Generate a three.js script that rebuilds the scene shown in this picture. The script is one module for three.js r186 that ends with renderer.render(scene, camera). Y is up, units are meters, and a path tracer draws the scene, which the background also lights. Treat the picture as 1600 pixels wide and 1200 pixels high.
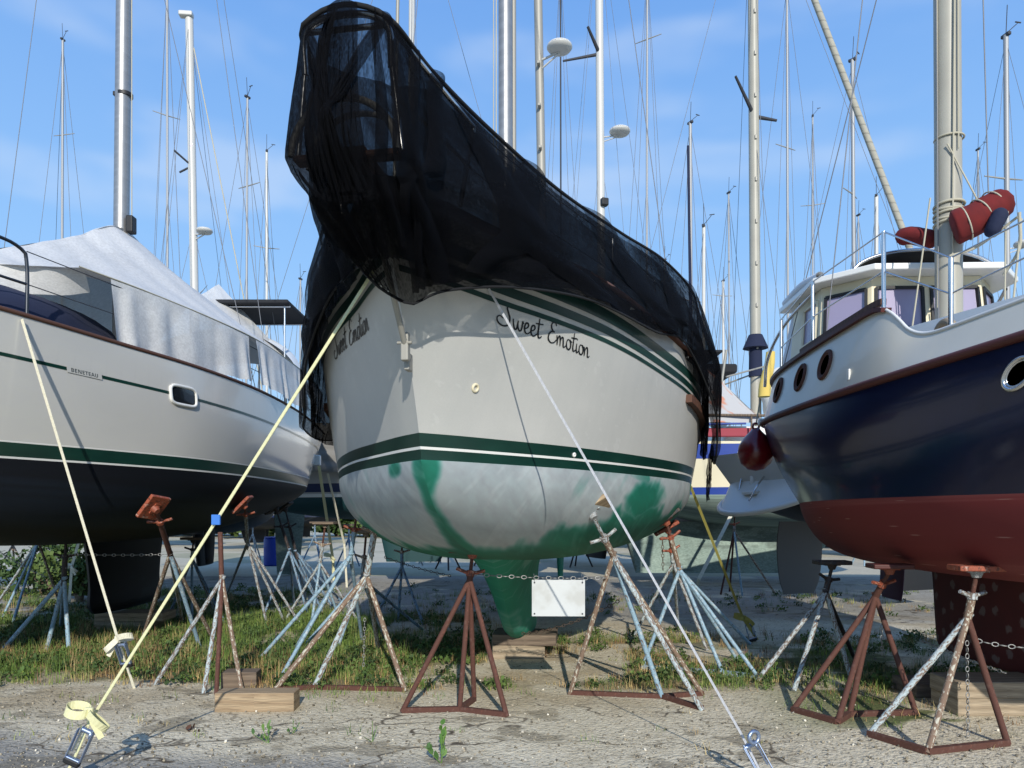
import * as THREE from 'three';
import { mergeGeometries, mergeVertices, toCreasedNormals } from 'three/addons/utils/BufferGeometryUtils.js';
import { RoundedBoxGeometry } from 'three/addons/geometries/RoundedBoxGeometry.js';

// ---------------------------------------------------------------- camera, sky, sun, exposure
const EYE = 1.6, HORIZON = 805, FOCAL = 1200;              // eye height in metres; the lens is level and shifted upwards
const scene = new THREE.Scene();
const camera = new THREE.PerspectiveCamera(2 * Math.atan(HORIZON / FOCAL) * 180 / Math.PI, 1600 / 1200, 0.05, 2000);
camera.position.set(0, EYE, 0);
camera.setViewOffset(1600, HORIZON * 2, 0, 0, 1600, 1200);
camera.updateProjectionMatrix();
const renderer = new THREE.WebGLRenderer({ antialias: true });
renderer.toneMapping = THREE.LinearToneMapping;
renderer.toneMappingExposure = 1.08;
renderer.shadowMap.enabled = true;
const SUN_AZ = 6.5, SUN_EL = 25.5;                            // degrees: right of straight behind the camera, above the horizon
const sunDir = new THREE.Vector3(Math.sin(SUN_AZ * Math.PI / 180) * Math.cos(SUN_EL * Math.PI / 180), Math.sin(SUN_EL * Math.PI / 180), Math.cos(SUN_AZ * Math.PI / 180) * Math.cos(SUN_EL * Math.PI / 180));
const sun = new THREE.DirectionalLight(new THREE.Color(1, 0.95, 0.86), 4.2);
sun.name = 'sun';
sun.position.copy(sunDir).multiplyScalar(60); sun.castShadow = true; sun.shadow.radius = 1;
sun.shadow.mapSize.set(4096, 4096);
Object.assign(sun.shadow.camera, { left: -30, right: 30, top: 30, bottom: -30, near: 1, far: 160 });
sun.target.position.set(0, 1, -10);
sun.position.add(sun.target.position);
scene.add(sun, sun.target);

// ---------------------------------------------------------------- noise
let seedState = 12345;
const rnd = () => { seedState = (Math.imul(seedState, 1664525) + 1013904223) >>> 0; return seedState / 4294967296; };
const rr = (a, b) => a + (b - a) * rnd();
const hash2 = (x, y, k) => { let h = (Math.imul(x, 374761393) + Math.imul(y, 668265263) + Math.imul(k, 974634777)) | 0; h = Math.imul(h ^ (h >>> 13), 1274126177); return ((h ^ (h >>> 16)) >>> 0) / 4294967296; };
// tiling value noise: period p cells
function vnoise(x, y, p, k = 0) {
  const xi = Math.floor(x), yi = Math.floor(y), fx = x - xi, fy = y - yi;
  const m = (a) => ((a % p) + p) % p, s = fx * fx * (3 - 2 * fx), t = fy * fy * (3 - 2 * fy);
  const a = hash2(m(xi), m(yi), k), b = hash2(m(xi + 1), m(yi), k), c = hash2(m(xi), m(yi + 1), k), d = hash2(m(xi + 1), m(yi + 1), k);
  return a + (b - a) * s + (c - a) * t + (a - b - c + d) * s * t;
}
const fbm = (x, y, p, oct = 4, k = 0) => { let s = 0, a = 0.5, n = 0; for (let i = 0; i < oct; i++) { s += a * vnoise(x, y, p, k + i); n += a; x *= 2; y *= 2; p *= 2; a *= 0.5; } return s / n; };
const clamp = (x, a = 0, b = 1) => Math.min(b, Math.max(a, x)), lerp = (a, b, t) => a + (b - a) * t, sstep = (a, b, x) => { const t = clamp((x - a) / (b - a)); return t * t * (3 - 2 * t); };
const mixc = (a, b, t) => [lerp(a[0], b[0], t), lerp(a[1], b[1], t), lerp(a[2], b[2], t)];

// ---------------------------------------------------------------- the sky: clear blue air with thin high cloud
{
  const W = 1024, Hh = 512, d = new Float32Array(W * Hh * 4);
  const lin = (c) => c.map((v) => { v /= 255; return v <= 0.04045 ? v / 12.92 : ((v + 0.055) / 1.055) ** 2.4; });
  const stops = [[-90, lin([150, 170, 185])], [-2, lin([178, 210, 235])], [0, lin([182, 216, 243])], [8, lin([166, 208, 247])], [18, lin([144, 192, 245])], [34, lin([113, 164, 231])], [60, lin([92, 144, 216])], [90, lin([78, 128, 204])]];
  for (let r = 0; r < Hh; r++) {
    const el = ((r + 0.5) / Hh - 0.5) * 180;
    let i = 0; while (i < stops.length - 2 && el > stops[i + 1][0]) i++;
    const c = mixc(stops[i][1], stops[i + 1][1], clamp((el - stops[i][0]) / (stops[i + 1][0] - stops[i][0])));
    for (let q = 0; q < W; q++) {
      const u = q / W;
      let ci = 0;
      if (el > 0) { const w = fbm(u * 24 + fbm(u * 12, el * 0.1, 12, 2, 5), el * 0.32 + u * 8, 24, 5, 3); ci = sstep(0.46, 0.8, w) * sstep(0, 8, el) * (1 - sstep(45, 70, el)) * 0.42; }
      const o = (r * W + q) * 4, cc = mixc(c, lin([205, 222, 245]), ci);
      d[o] = cc[0]; d[o + 1] = cc[1]; d[o + 2] = cc[2]; d[o + 3] = 1;
    }
  }
  const t = new THREE.DataTexture(d, W, Hh, THREE.RGBAFormat, THREE.FloatType);
  t.mapping = THREE.EquirectangularReflectionMapping; t.magFilter = THREE.LinearFilter; t.minFilter = THREE.LinearFilter; t.needsUpdate = true;
  scene.background = t; scene.environment = t;
}

// ---------------------------------------------------------------- helpers
const V = (x, y, z) => new THREE.Vector3(x, y, z);
// a place given by where it shows in the photograph (1600 x 1200) and how many metres away it stands
const at = (px, py, d) => V((px - 800) * d / FOCAL, EYE + (HORIZON - py) * d / FOCAL, -d);
const groundAt = (px, py) => { const d = EYE * FOCAL / (py - HORIZON); return V((px - 800) * d / FOCAL, 0, -d); };
const taken = {};
function numbered(n) { const k = taken[n] ?? 0; taken[n] = k + 1; return k ? n + '_' + String(k).padStart(3, '0') : n; }
function tag(o, label, category, group, kind) { if (label) o.userData.label = label; if (category) o.userData.category = category; if (group) o.userData.group = group; if (kind) o.userData.kind = kind; return o; }
function thing(name, label, category, pos = [0, 0, 0], turn = 0, group) {
  const o = new THREE.Group(); o.name = numbered(name); o.position.set(...pos); o.rotation.y = turn; scene.add(o);
  return tag(o, label, category, group);
}
function part(name, geo, mat, parent, label) {
  const g = Array.isArray(geo) ? merge(geo) : geo;
  const m = new THREE.Mesh(g, mat); m.name = name; m.castShadow = m.receiveShadow = true; parent.add(m);
  if (label) m.userData.label = label;
  return m;
}
function merge(list) {
  const l = list.map((g) => { let h = g.index ? g.toNonIndexed() : g; for (const k of Object.keys(h.attributes)) if (!['position', 'normal', 'uv'].includes(k)) h.deleteAttribute(k); if (!h.attributes.uv) h.setAttribute('uv', new THREE.BufferAttribute(new Float32Array(h.attributes.position.count * 2), 2)); return h; });
  return mergeGeometries(l);
}
function solo(name, geo, mat, label, category, group) { const m = part(numbered(name), geo, mat, scene); return tag(m, label, category, group); }
const UPV = V(0, 1, 0);
// round bar from a to b, uv in metres
function bar(a, b, r, r2 = r, seg = 8, open = false) {
  const d = b.clone().sub(a), L = d.length(), g = new THREE.CylinderGeometry(r2, r, L, seg, 1, open);
  const uv = g.attributes.uv; for (let i = 0; i < uv.count; i++) uv.setXY(i, uv.getX(i) * 6.283 * r, uv.getY(i) * L + a.x * 3.1 + a.z * 1.7);
  g.applyQuaternion(new THREE.Quaternion().setFromUnitVectors(UPV, d.normalize())); g.translate((a.x + b.x) / 2, (a.y + b.y) / 2, (a.z + b.z) / 2);
  return g;
}
function box(w, h, d, x = 0, y = 0, z = 0, r = 0) {
  const g = r ? new RoundedBoxGeometry(w, h, d, 2, r) : new THREE.BoxGeometry(w, h, d);
  const p = g.attributes.position, n = g.attributes.normal, uv = g.attributes.uv;
  for (let i = 0; i < p.count; i++) { const ax = Math.abs(n.getX(i)), ay = Math.abs(n.getY(i)), az = Math.abs(n.getZ(i)); if (ax >= ay && ax >= az) uv.setXY(i, p.getZ(i) + x, p.getY(i) + y); else if (ay >= az) uv.setXY(i, p.getX(i) + x, p.getZ(i) + z); else uv.setXY(i, p.getX(i) + x, p.getY(i) + y); }
  g.translate(x, y, z); return g;
}
// square-section bar from a to b (angle iron, timber)
function beam(a, b, w, h) {
  const d = b.clone().sub(a), L = d.length(), g = box(L, h, w);
  const q = new THREE.Quaternion().setFromRotationMatrix(new THREE.Matrix4().makeBasis(d.clone().normalize(), V(0, 0, 0), V(0, 0, 0)));
  const xx = d.normalize(), zz = V().crossVectors(xx, UPV).normalize(), yy = V().crossVectors(zz, xx);
  g.applyMatrix4(new THREE.Matrix4().makeBasis(xx, yy, zz)); g.translate((a.x + b.x) / 2, (a.y + b.y) / 2, (a.z + b.z) / 2); return g;
}
function pipe(pts, r, seg = 8, n = 0, closed = false) {
  const c = new THREE.CatmullRomCurve3(pts, closed, 'catmullrom', 0.5); return new THREE.TubeGeometry(c, n || pts.length * 6, r, seg, closed);
}
// flat ribbon along a polyline, thickness t; 'across' is the direction of its width
function ribbon(pts, width, thick, acrossFn) {
  const pos = [], uv = [], idx = []; let L = 0;
  pts.forEach((p, i) => {
    const t = pts[Math.min(i + 1, pts.length - 1)].clone().sub(pts[Math.max(i - 1, 0)]).normalize();
    const a = (typeof acrossFn === 'function' ? acrossFn(i, t) : acrossFn.clone()); a.addScaledVector(t, -a.dot(t)).normalize();
    const n = V().crossVectors(t, a).normalize(); if (i) L += p.distanceTo(pts[i - 1]);
    const w = typeof width === 'function' ? width(i / (pts.length - 1)) : width;
    for (const [sa, sn] of [[-1, -1], [1, -1], [1, 1], [-1, 1]]) { const q = p.clone().addScaledVector(a, sa * w / 2).addScaledVector(n, sn * thick / 2); pos.push(q.x, q.y, q.z); uv.push(sa * w / 2, L); }
    if (i) { const o = (i - 1) * 4; for (let k = 0; k < 4; k++) { const k2 = (k + 1) % 4; idx.push(o + k, o + 4 + k, o + k2, o + k2, o + 4 + k, o + 4 + k2); } }
  });
  const e = (pts.length - 1) * 4; idx.push(0, 1, 2, 0, 2, 3, e, e + 2, e + 1, e, e + 3, e + 2);
  const g = new THREE.BufferGeometry(); g.setAttribute('position', new THREE.Float32BufferAttribute(pos, 3)); g.setAttribute('uv', new THREE.Float32BufferAttribute(uv, 2)); g.setIndex(idx);
  const h = g.toNonIndexed(); h.computeVertexNormals(); return h;
}
// smooth function through [x, y] pairs
function curve(pts) {
  const n = pts.length, m = pts.map((p, i) => { const a = pts[Math.max(i - 1, 0)], b = pts[Math.min(i + 1, n - 1)]; return (b[1] - a[1]) / (b[0] - a[0]); });
  return (x) => {
    if (x <= pts[0][0]) return pts[0][1]; if (x >= pts[n - 1][0]) return pts[n - 1][1];
    let i = 0; while (x > pts[i + 1][0]) i++;
    const h = pts[i + 1][0] - pts[i][0], t = (x - pts[i][0]) / h, t2 = t * t, t3 = t2 * t;
    return (2 * t3 - 3 * t2 + 1) * pts[i][1] + (t3 - 2 * t2 + t) * h * m[i] + (-2 * t3 + 3 * t2) * pts[i + 1][1] + (t3 - t2) * h * m[i + 1];
  };
}
// grid surface from f(u, v) -> Vector3; uv from g(u, v) or metres
function grid(nu, nv, f, uvf, flip = false) {
  const pos = [], uv = [], idx = [];
  for (let j = 0; j <= nv; j++) for (let i = 0; i <= nu; i++) { const p = f(i / nu, j / nv, i, j); pos.push(p.x, p.y, p.z); const q = uvf ? uvf(i / nu, j / nv, p) : [i / nu, j / nv]; uv.push(q[0], q[1]); }
  for (let j = 0; j < nv; j++) for (let i = 0; i < nu; i++) { const a = j * (nu + 1) + i, b = a + 1, c = a + nu + 1, d = c + 1; if (flip) idx.push(a, c, b, b, c, d); else idx.push(a, b, c, b, d, c); }
  const g = new THREE.BufferGeometry(); g.setAttribute('position', new THREE.Float32BufferAttribute(pos, 3)); g.setAttribute('uv', new THREE.Float32BufferAttribute(uv, 2)); g.setIndex(idx); g.computeVertexNormals(); return g;
}
// smooth sheet through rows of control points (all rows the same length)
function sheet(rows, nu, nv, push, taut = false) {
  const cu = rows.map((r) => new THREE.CatmullRomCurve3(r, false, 'catmullrom', 0.5));
  const cache = []; for (let i = 0; i <= nu; i++) cache.push(new THREE.CatmullRomCurve3(cu.map((c) => c.getPoint(i / nu)), false, 'catmullrom', 0.5));
  const base = (i, v) => taut ? (() => { const k = Math.min(rows.length - 2, Math.floor(v * (rows.length - 1))); return cu[k].getPoint(i / nu).lerp(cu[k + 1].getPoint(i / nu), v * (rows.length - 1) - k); })() : rows.length === 2 ? cu[0].getPoint(i / nu).lerp(cu[1].getPoint(i / nu), v) : cache[i].getPoint(v);
  const P = []; for (let j = 0; j <= nv; j++) for (let i = 0; i <= nu; i++) P.push(base(i, j / nv));
  const gp = (i, j) => P[clamp(j, 0, nv) * (nu + 1) + clamp(i, 0, nu)];
  let out = P;
  if (push) out = P.map((p, k) => { const j = Math.floor(k / (nu + 1)), i = k % (nu + 1); const a = gp(i + 1, j).clone().sub(gp(i - 1, j)), b = gp(i, j + 1).clone().sub(gp(i, j - 1)), n = V().crossVectors(a, b).normalize(); return p.clone().addScaledVector(n, push(i / nu, j / nv, p)); });
  const len = P[Math.floor(nv / 2) * (nu + 1)].distanceTo(P[Math.floor(nv / 2) * (nu + 1) + nu]), hei = P[0].distanceTo(P[nv * (nu + 1)]) || 1;
  return grid(nu, nv, (u, v, i, j) => out[j * (nu + 1) + i], (u, v) => [u * Math.max(len, 1), v * Math.max(hei, 0.5)]);
}
// ---------------------------------------------------------------- textures
function tex(w, h, fn, rep = [1, 1], srgb = true) {
  const d = new Uint8Array(w * h * 4);
  for (let y = 0; y < h; y++) for (let x = 0; x < w; x++) { const c = fn(x / w, y / h, x, y), o = (y * w + x) * 4; d[o] = clamp(c[0], 0, 255); d[o + 1] = clamp(c[1], 0, 255); d[o + 2] = clamp(c[2], 0, 255); d[o + 3] = c[3] ?? 255; }
  const t = new THREE.DataTexture(d, w, h); t.wrapS = t.wrapT = THREE.RepeatWrapping; t.magFilter = THREE.LinearFilter; t.minFilter = THREE.LinearMipmapLinearFilter; t.generateMipmaps = true; t.repeat.set(rep[0], rep[1]);
  if (srgb) t.colorSpace = THREE.SRGBColorSpace; t.needsUpdate = true; return t;
}
const grey = (v) => [v, v, v];
const std = (o) => new THREE.MeshStandardMaterial({ side: THREE.DoubleSide, ...o }), phy = (o) => new THREE.MeshPhysicalMaterial({ side: THREE.DoubleSide, ...o });
const srgb = (r, g, b) => new THREE.Color().setRGB(r / 255, g / 255, b / 255, THREE.SRGBColorSpace);
// ---------------------------------------------------------------- materials
const flake = (paint, rust, amount, k) => tex(256, 256, (u, v) => {
  const n = fbm(u * 34, v * 18, 34, 4, k), f = vnoise(u * 64, v * 64, 64, k + 9), big = fbm(u * 3, v * 3, 3, 3, k + 20);
  const r = sstep(-0.03, 0.05, n * 0.78 + big * 0.22 - 0.92 + amount);
  const p = mixc(paint, [206, 204, 198], sstep(0.62, 0.85, fbm(u * 14, v * 10, 14, 3, k + 4)) * 0.6), q = mixc(rust, [60, 40, 32], f * 0.55);
  return mixc(p, q, r * 0.8).map((c) => c * (0.88 + 0.2 * f));
}, [2.4, 2.4]);
const woodTex = (a, b, k) => tex(512, 256, (u, v) => {
  const w = fbm(u * 3, v * 24, 24, 3, k), ring = Math.abs(((v * 7 + fbm(u * 2, v * 2, 2, 2, k + 3) * 1.6) % 1) - 0.5) * 2, f = vnoise(u * 12, v * 128, 128, k + 7);
  return mixc(a, b, clamp(ring * 0.55 + w * 0.5)).map((c) => c * (0.82 + 0.26 * f));
}, [1.1, 2.2]);
const M = {};
M.gel = phy({ roughness: 0.42, clearcoat: 0.25, clearcoatRoughness: 0.3, map: tex(1024, 512, (u, v) => {
  const s = fbm(u * 40, v * 3, 8, 4, 11), c = fbm(u * 5, v * 5, 5, 5, 12), st = sstep(0.66, 0.9, fbm(u * 64, v * 2, 2, 3, 14)) * sstep(0.4, 0.8, c), f = hash2(Math.floor(u * 1024), Math.floor(v * 512), 3);
  const sc = sstep(0.7, 0.74, fbm(u * 60 + v * 20, v * 40, 40, 3, 16)) * sstep(0.5, 0.6, c); return mixc(mixc([196, 194, 187], [174, 174, 169], clamp(c * 0.8 + s * 0.35)), [150, 138, 118], st * 0.4).map((x) => x + sc * 5 + (f - 0.5) * 5);
}, [0.28, 0.5]) });
M.gelGloss = phy({ roughness: 0.24, clearcoat: 0.7, clearcoatRoughness: 0.1, map: tex(512, 256, (u, v) => { const c = fbm(u * 4, v * 4, 4, 5, 31), st = sstep(0.68, 0.9, fbm(u * 48, v * 2, 2, 3, 34)); return mixc([206, 204, 197], [194, 192, 186], c).map((x) => x - st * 9); }, [0.25, 0.5]) });
M.bulwark = phy({ roughness: 0.4, clearcoat: 0.3, map: tex(256, 128, (u, v) => mixc([212, 207, 192], [196, 191, 176], fbm(u * 6, v * 6, 6, 4, 36)), [0.3, 0.5]) });
M.white = phy({ color: srgb(222, 221, 215), roughness: 0.4, clearcoat: 0.3, clearcoatRoughness: 0.25 });
M.cream = phy({ roughness: 0.5, map: tex(256, 256, (u, v) => mixc([224, 214, 184], [204, 194, 164], fbm(u * 5, v * 5, 5, 4, 41)), [0.3, 0.3]) });
M.greenStripe = phy({ roughness: 0.3, clearcoat: 0.4, clearcoatRoughness: 0.2, map: tex(256, 128, (u, v) => { const n = fbm(u * 12, v * 6, 6, 4, 51); return mixc([10, 44, 38], [22, 60, 50], n); }, [0.4, 2]) });
M.navyStripe = phy({ color: srgb(26, 42, 82), roughness: 0.35, clearcoat: 0.4 });
M.blueStripe = phy({ color: srgb(30, 60, 140), roughness: 0.4 });
M.navy = phy({ roughness: 0.3, clearcoat: 0.4, clearcoatRoughness: 0.1, specularIntensity: 0.6, map: tex(512, 256, (u, v) => { const n = fbm(u * 6, v * 6, 6, 5, 61), st = sstep(0.64, 0.86, fbm(u * 40, v * 3, 3, 3, 62)); return mixc([6, 14, 42], [11, 22, 58], n * 0.8 + st * 0.15); }, [0.3, 0.6]) });
M.redBottom = std({ roughness: 0.78, map: tex(1024, 512, (u, v) => {
  const n = fbm(u * 8, v * 8, 8, 5, 71), sc = sstep(0.6, 0.8, fbm(u * 10 + v * 26, v * 18, 18, 4, 73)), sp = hash2(Math.floor(u * 512), Math.floor(v * 256), 75) > 0.9965 ? 1 : 0, gr = sstep(0.62, 0.75, fbm(u * 5, v * 5, 5, 4, 79));
  return mixc(mixc(mixc([92, 26, 26], [116, 38, 36], n), [132, 68, 62], sc * 0.5), [150, 120, 108], Math.max(sp * 0.8, gr * 0.22));
}, [0.25, 0.5]), bumpMap: null });
M.darkBottom = phy({ roughness: 0.6, specularIntensity: 0.5, map: tex(512, 256, (u, v) => { const n = fbm(u * 6, v * 10, 6, 5, 81), p = sstep(0.58, 0.75, fbm(u * 5, v * 7, 5, 4, 83)); return mixc(mixc([9, 11, 15], [17, 20, 26], n), [28, 42, 56], p * 0.5); }, [0.25, 0.6]) });
M.paleBottom = std({ roughness: 0.8, map: tex(512, 256, (u, v) => { const n = fbm(u * 6, v * 8, 6, 5, 91), p = sstep(0.55, 0.72, fbm(u * 9, v * 14, 9, 4, 93)), s = vnoise(u * 128, v * 128, 128, 95); return mixc(mixc([158, 176, 164], [120, 138, 130], n), [92, 104, 98], p * 0.55).map((c) => c * (0.86 + s * 0.2)); }, [0.25, 0.5]) });
M.greyBottom = std({ color: srgb(92, 90, 88), roughness: 0.8 });
M.tealBottom = std({ color: srgb(14, 58, 62), roughness: 0.7 });
M.stainless = std({ color: srgb(205, 205, 205), metalness: 1, roughness: 0.25 });
M.alu = std({ metalness: 0.65, roughness: 0.42, map: tex(64, 256, (u, v) => grey(142 + 22 * fbm(u * 4, v * 16, 4, 3, 101))) });
M.aluDull = std({ color: srgb(150, 147, 138), metalness: 0.25, roughness: 0.55 });
M.mastWhite = phy({ color: srgb(190, 189, 184), roughness: 0.4, clearcoat: 0.2 });
M.mastBeige = phy({ roughness: 0.45, map: tex(64, 256, (u, v) => mixc([168, 165, 152], [150, 146, 134], fbm(u * 4, v * 8, 4, 4, 103)), [1, 0.4]) });
M.mastGrey = std({ color: srgb(150, 152, 154), metalness: 0.2, roughness: 0.5 });
M.wire = std({ color: srgb(110, 112, 116), metalness: 0.3, roughness: 0.5 });
M.wireDark = std({ color: srgb(52, 54, 60), roughness: 0.7 });
M.rope = std({ color: srgb(176, 170, 150), roughness: 0.9 });
M.black = std({ color: srgb(24, 24, 26), roughness: 0.55 });
M.blackIron = std({ roughness: 0.7, map: flake([42, 43, 46], [62, 46, 38], 0.42, 211) });
M.canvasNavy = std({ color: srgb(24, 32, 58), roughness: 0.9 });
M.canvasBlack = std({ color: srgb(30, 32, 36), roughness: 0.9 });
M.standBlue = std({ roughness: 0.6, map: flake([136, 164, 180], [112, 84, 68], 0.3, 221) });
M.standPale = std({ roughness: 0.7, map: flake([166, 178, 180], [120, 94, 76], 0.38, 231) });
M.standRust = std({ roughness: 0.85, map: flake([108, 66, 54], [86, 52, 42], 0.6, 241) });
M.standRusty = std({ roughness: 0.85, map: flake([186, 182, 166], [126, 98, 78], 0.5, 251) });
M.standRed = std({ roughness: 0.6, map: flake([150, 76, 52], [92, 52, 40], 0.36, 261) });
M.standGrey = std({ roughness: 0.65, map: flake([160, 168, 170], [110, 92, 78], 0.36, 271) });
M.standSteel = std({ roughness: 0.65, map: flake([116, 144, 166], [84, 70, 62], 0.34, 281) });
M.wood = std({ roughness: 0.85, map: woodTex([178, 158, 128], [138, 116, 90], 111) });
M.woodOld = std({ roughness: 0.9, map: woodTex([132, 116, 98], [92, 78, 66], 121) });
M.woodPale = std({ roughness: 0.9, map: woodTex([178, 162, 138], [140, 124, 102], 131) });
M.teak = std({ roughness: 0.7, map: woodTex([112, 74, 54], [74, 46, 34], 141) });
M.teakRed = std({ roughness: 0.55, map: woodTex([96, 42, 34], [70, 30, 26], 151) });
M.strapYellow = std({ roughness: 0.85, map: tex(32, 64, (u, v) => mixc([216, 213, 168], [200, 196, 150], vnoise(u * 8, v * 16, 16, 161)), [10, 10]) });
M.strapPale = std({ roughness: 0.85, map: tex(32, 64, (u, v) => mixc([222, 218, 198], [198, 193, 170], vnoise(u * 8, v * 16, 16, 163)), [10, 10]) });
M.strapOlive = std({ color: srgb(150, 142, 72), roughness: 0.85 });
M.strapGrey = std({ roughness: 0.8, map: tex(32, 64, (u, v) => mixc([206, 208, 212], [178, 180, 186], vnoise(u * 8, v * 16, 16, 165)), [10, 10]) });
M.zinc = std({ color: srgb(150, 165, 190), metalness: 0.8, roughness: 0.35 });
M.chain = std({ color: srgb(150, 150, 148), metalness: 0.7, roughness: 0.5 });
M.chainRust = std({ color: srgb(96, 80, 68), metalness: 0.4, roughness: 0.75 });
M.board = std({ roughness: 0.5, map: tex(128, 128, (u, v) => mixc([190, 193, 192], [176, 177, 173], sstep(0.5, 0.75, fbm(u * 3, v * 3, 3, 5, 631))), [2, 2]) });
M.blueTape = std({ color: srgb(48, 110, 190), roughness: 0.6 });
M.redBall = phy({ color: srgb(112, 12, 20), roughness: 0.3, clearcoat: 0.4, clearcoatRoughness: 0.15 });
M.redCanvas = std({ roughness: 0.92, map: tex(256, 256, (u, v) => mixc([116, 28, 26], [84, 18, 20], fbm(u * 6, v * 6, 6, 4, 171)), [1, 1]) });
M.yellowCanvas = std({ color: srgb(212, 186, 100), roughness: 0.9 });
M.whiteSail = std({ color: srgb(200, 200, 196), roughness: 0.9 });
M.furled = std({ roughness: 0.85, map: tex(64, 512, (u, v) => { const k = Math.abs(((u * 2 + v * 9) % 1) - 0.5) * 2; return mixc([168, 164, 150], [136, 132, 120], sstep(0.75, 0.95, k) * 0.8 + 0.25 * fbm(u * 8, v * 32, 8, 3, 181)); }, [1, 0.5]) });
M.glass = phy({ color: srgb(30, 34, 38), roughness: 0.08, metalness: 0, clearcoat: 0.6 });
M.vinyl = phy({ color: srgb(150, 142, 168), roughness: 0.25, clearcoat: 0.5, clearcoatRoughness: 0.2 });
M.blueDrum = phy({ color: srgb(28, 58, 160), roughness: 0.45 });
M.nonskid = std({ color: srgb(200, 198, 190), roughness: 0.8 });
// netting
M.blackNet = phy({ color: srgb(7, 8, 12), roughness: 0.9, specularIntensity: 0.15, transparent: true, opacity: 1, alphaMap: tex(256, 256, (u, v) => { const n = fbm(u * 4, v * 4, 4, 4, 191), w = hash2(Math.floor(u * 128), Math.floor(v * 128), 195); return grey(255 * clamp(0.7 + 0.45 * (n - 0.5) + 0.18 * w)); }, [0.9, 0.9], false) });
M.blackHem = std({ color: srgb(12, 13, 16), roughness: 0.9 });
M.greyNet = std({ roughness: 0.9, transparent: true, opacity: 1, map: tex(256, 256, (u, v) => { const n = fbm(u * 5, v * 5, 5, 4, 201), w = hash2(Math.floor(u * 128), Math.floor(v * 128), 205); return mixc([206, 205, 202], [184, 184, 183], n).map((c) => c - 8 + 16 * w); }, [0.5, 0.5]), alphaMap: tex(128, 128, (u, v) => grey(255 * clamp(0.88 + 0.1 * hash2(Math.floor(u * 128), Math.floor(v * 128), 207))), [1.5, 1.5], false) });
M.whiteWrap = std({ color: srgb(214, 216, 218), roughness: 0.7 });
M.leaf = std({ color: srgb(72, 104, 40), roughness: 0.7, transparent: false });
// ---------------------------------------------------------------- hulls: x across, y up, -z aft from the stem at the waterline
function hullShape(P) {
  const top = (t, y, side) => {
    const f = clamp((y - P.yw) / (P.sheer(t) - P.yw), 0, 1.2), s0 = P.stem(f), s1 = P.stern(f);
    const w = lerp(P.bw(t), P.bs(t), Math.pow(f, P.flare ?? 1)) + (P.bulge ?? 0) * Math.sin(Math.PI * Math.min(f, 1)) * Math.min(1, t * 5);
    return V(side * w, y, -(s0 + (s1 - s0) * t));
  };
  const bot = (t, f, side) => {
    const s0 = P.stem(0), s1 = P.stern(0), yk = P.yk(t), a = f * Math.PI / 2, e = P.vee ? P.vee(t) : 0.85;
    return V(side * P.bw(t) * Math.pow(Math.cos(a), e), P.yw - (P.yw - yk) * Math.pow(Math.sin(a), P.deep ?? 1), -(s0 + (s1 - s0) * t));
  };
  return { P, top, bot };
}
const dense = (u, k = 1.6) => Math.pow(u, k);   // more stations near the stem
// a band of the topsides between heights lo(t) and hi(t), both sides
function band(H, lo, hi, nv, out = 0, nu = 56, t0 = 0, t1 = 1) {
  const gs = [];
  for (const side of [1, -1]) gs.push(grid(nu, nv, (u, v) => { const t = t0 + (t1 - t0) * (t0 ? u : dense(u)), p = H.top(t, lerp(lo(t), hi(t), v), side); p.x += side * out; return p; }, (u, v, p) => [-p.z * 1 + (side < 0 ? 20 : 0), p.y], side < 0));
  return gs;
}
function bottomBand(H, nv = 18, nu = 56) {
  return [1, -1].map((side) => grid(nu, nv, (u, v) => H.bot(dense(u), v, side), (u, v) => [0.5 + side * dense(u) * 0.5, v], side > 0));
}
function transom(H) {
  const P = H.P, gs = [];
  gs.push(grid(8, 10, (u, v) => { const y = lerp(P.yw, P.sheer(1), v), a = H.top(1, y, 1), b = H.top(1, y, -1); return a.lerp(b, u); }, (u, v, p) => [p.x, p.y]));
  return gs;
}
function transomLow(H) { return [grid(8, 8, (u, v) => H.bot(1, v, 1).lerp(H.bot(1, v, -1), u), (u, v, p) => [u, v], true)]; }
function deckOf(H, drop = 0.04, inset = 0.03) {
  const P = H.P; return grid(40, 8, (u, v) => { const t = dense(u), y = P.sheer(t) - drop, a = H.top(t, y, 1), b = H.top(t, y, -1); a.x -= inset * Math.min(1, t * 9); b.x += inset * Math.min(1, t * 9); const p = a.lerp(b, v); p.y += 0.05 * Math.sin(Math.PI * v) * Math.min(1, t * 6); return p; }, (u, v, p) => [p.x, p.z], true);
}
// a rail along the sheer, both sides
function capRail(H, r, dy = 0, out = 0, t0 = 0, t1 = 1, sides = [1, -1], n = 40, h = r) {
  return sides.map((side) => { const pts = []; for (let i = 0; i <= n; i++) { const t = lerp(t0, t1, dense(i / n, t0 ? 1 : 1.6)), p = H.top(t, H.P.sheer(t) + dy, side); p.x += side * out; pts.push(p); } const g = new THREE.TubeGeometry(new THREE.CatmullRomCurve3(pts), n * 2, r, 6); return g; });
}
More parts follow.
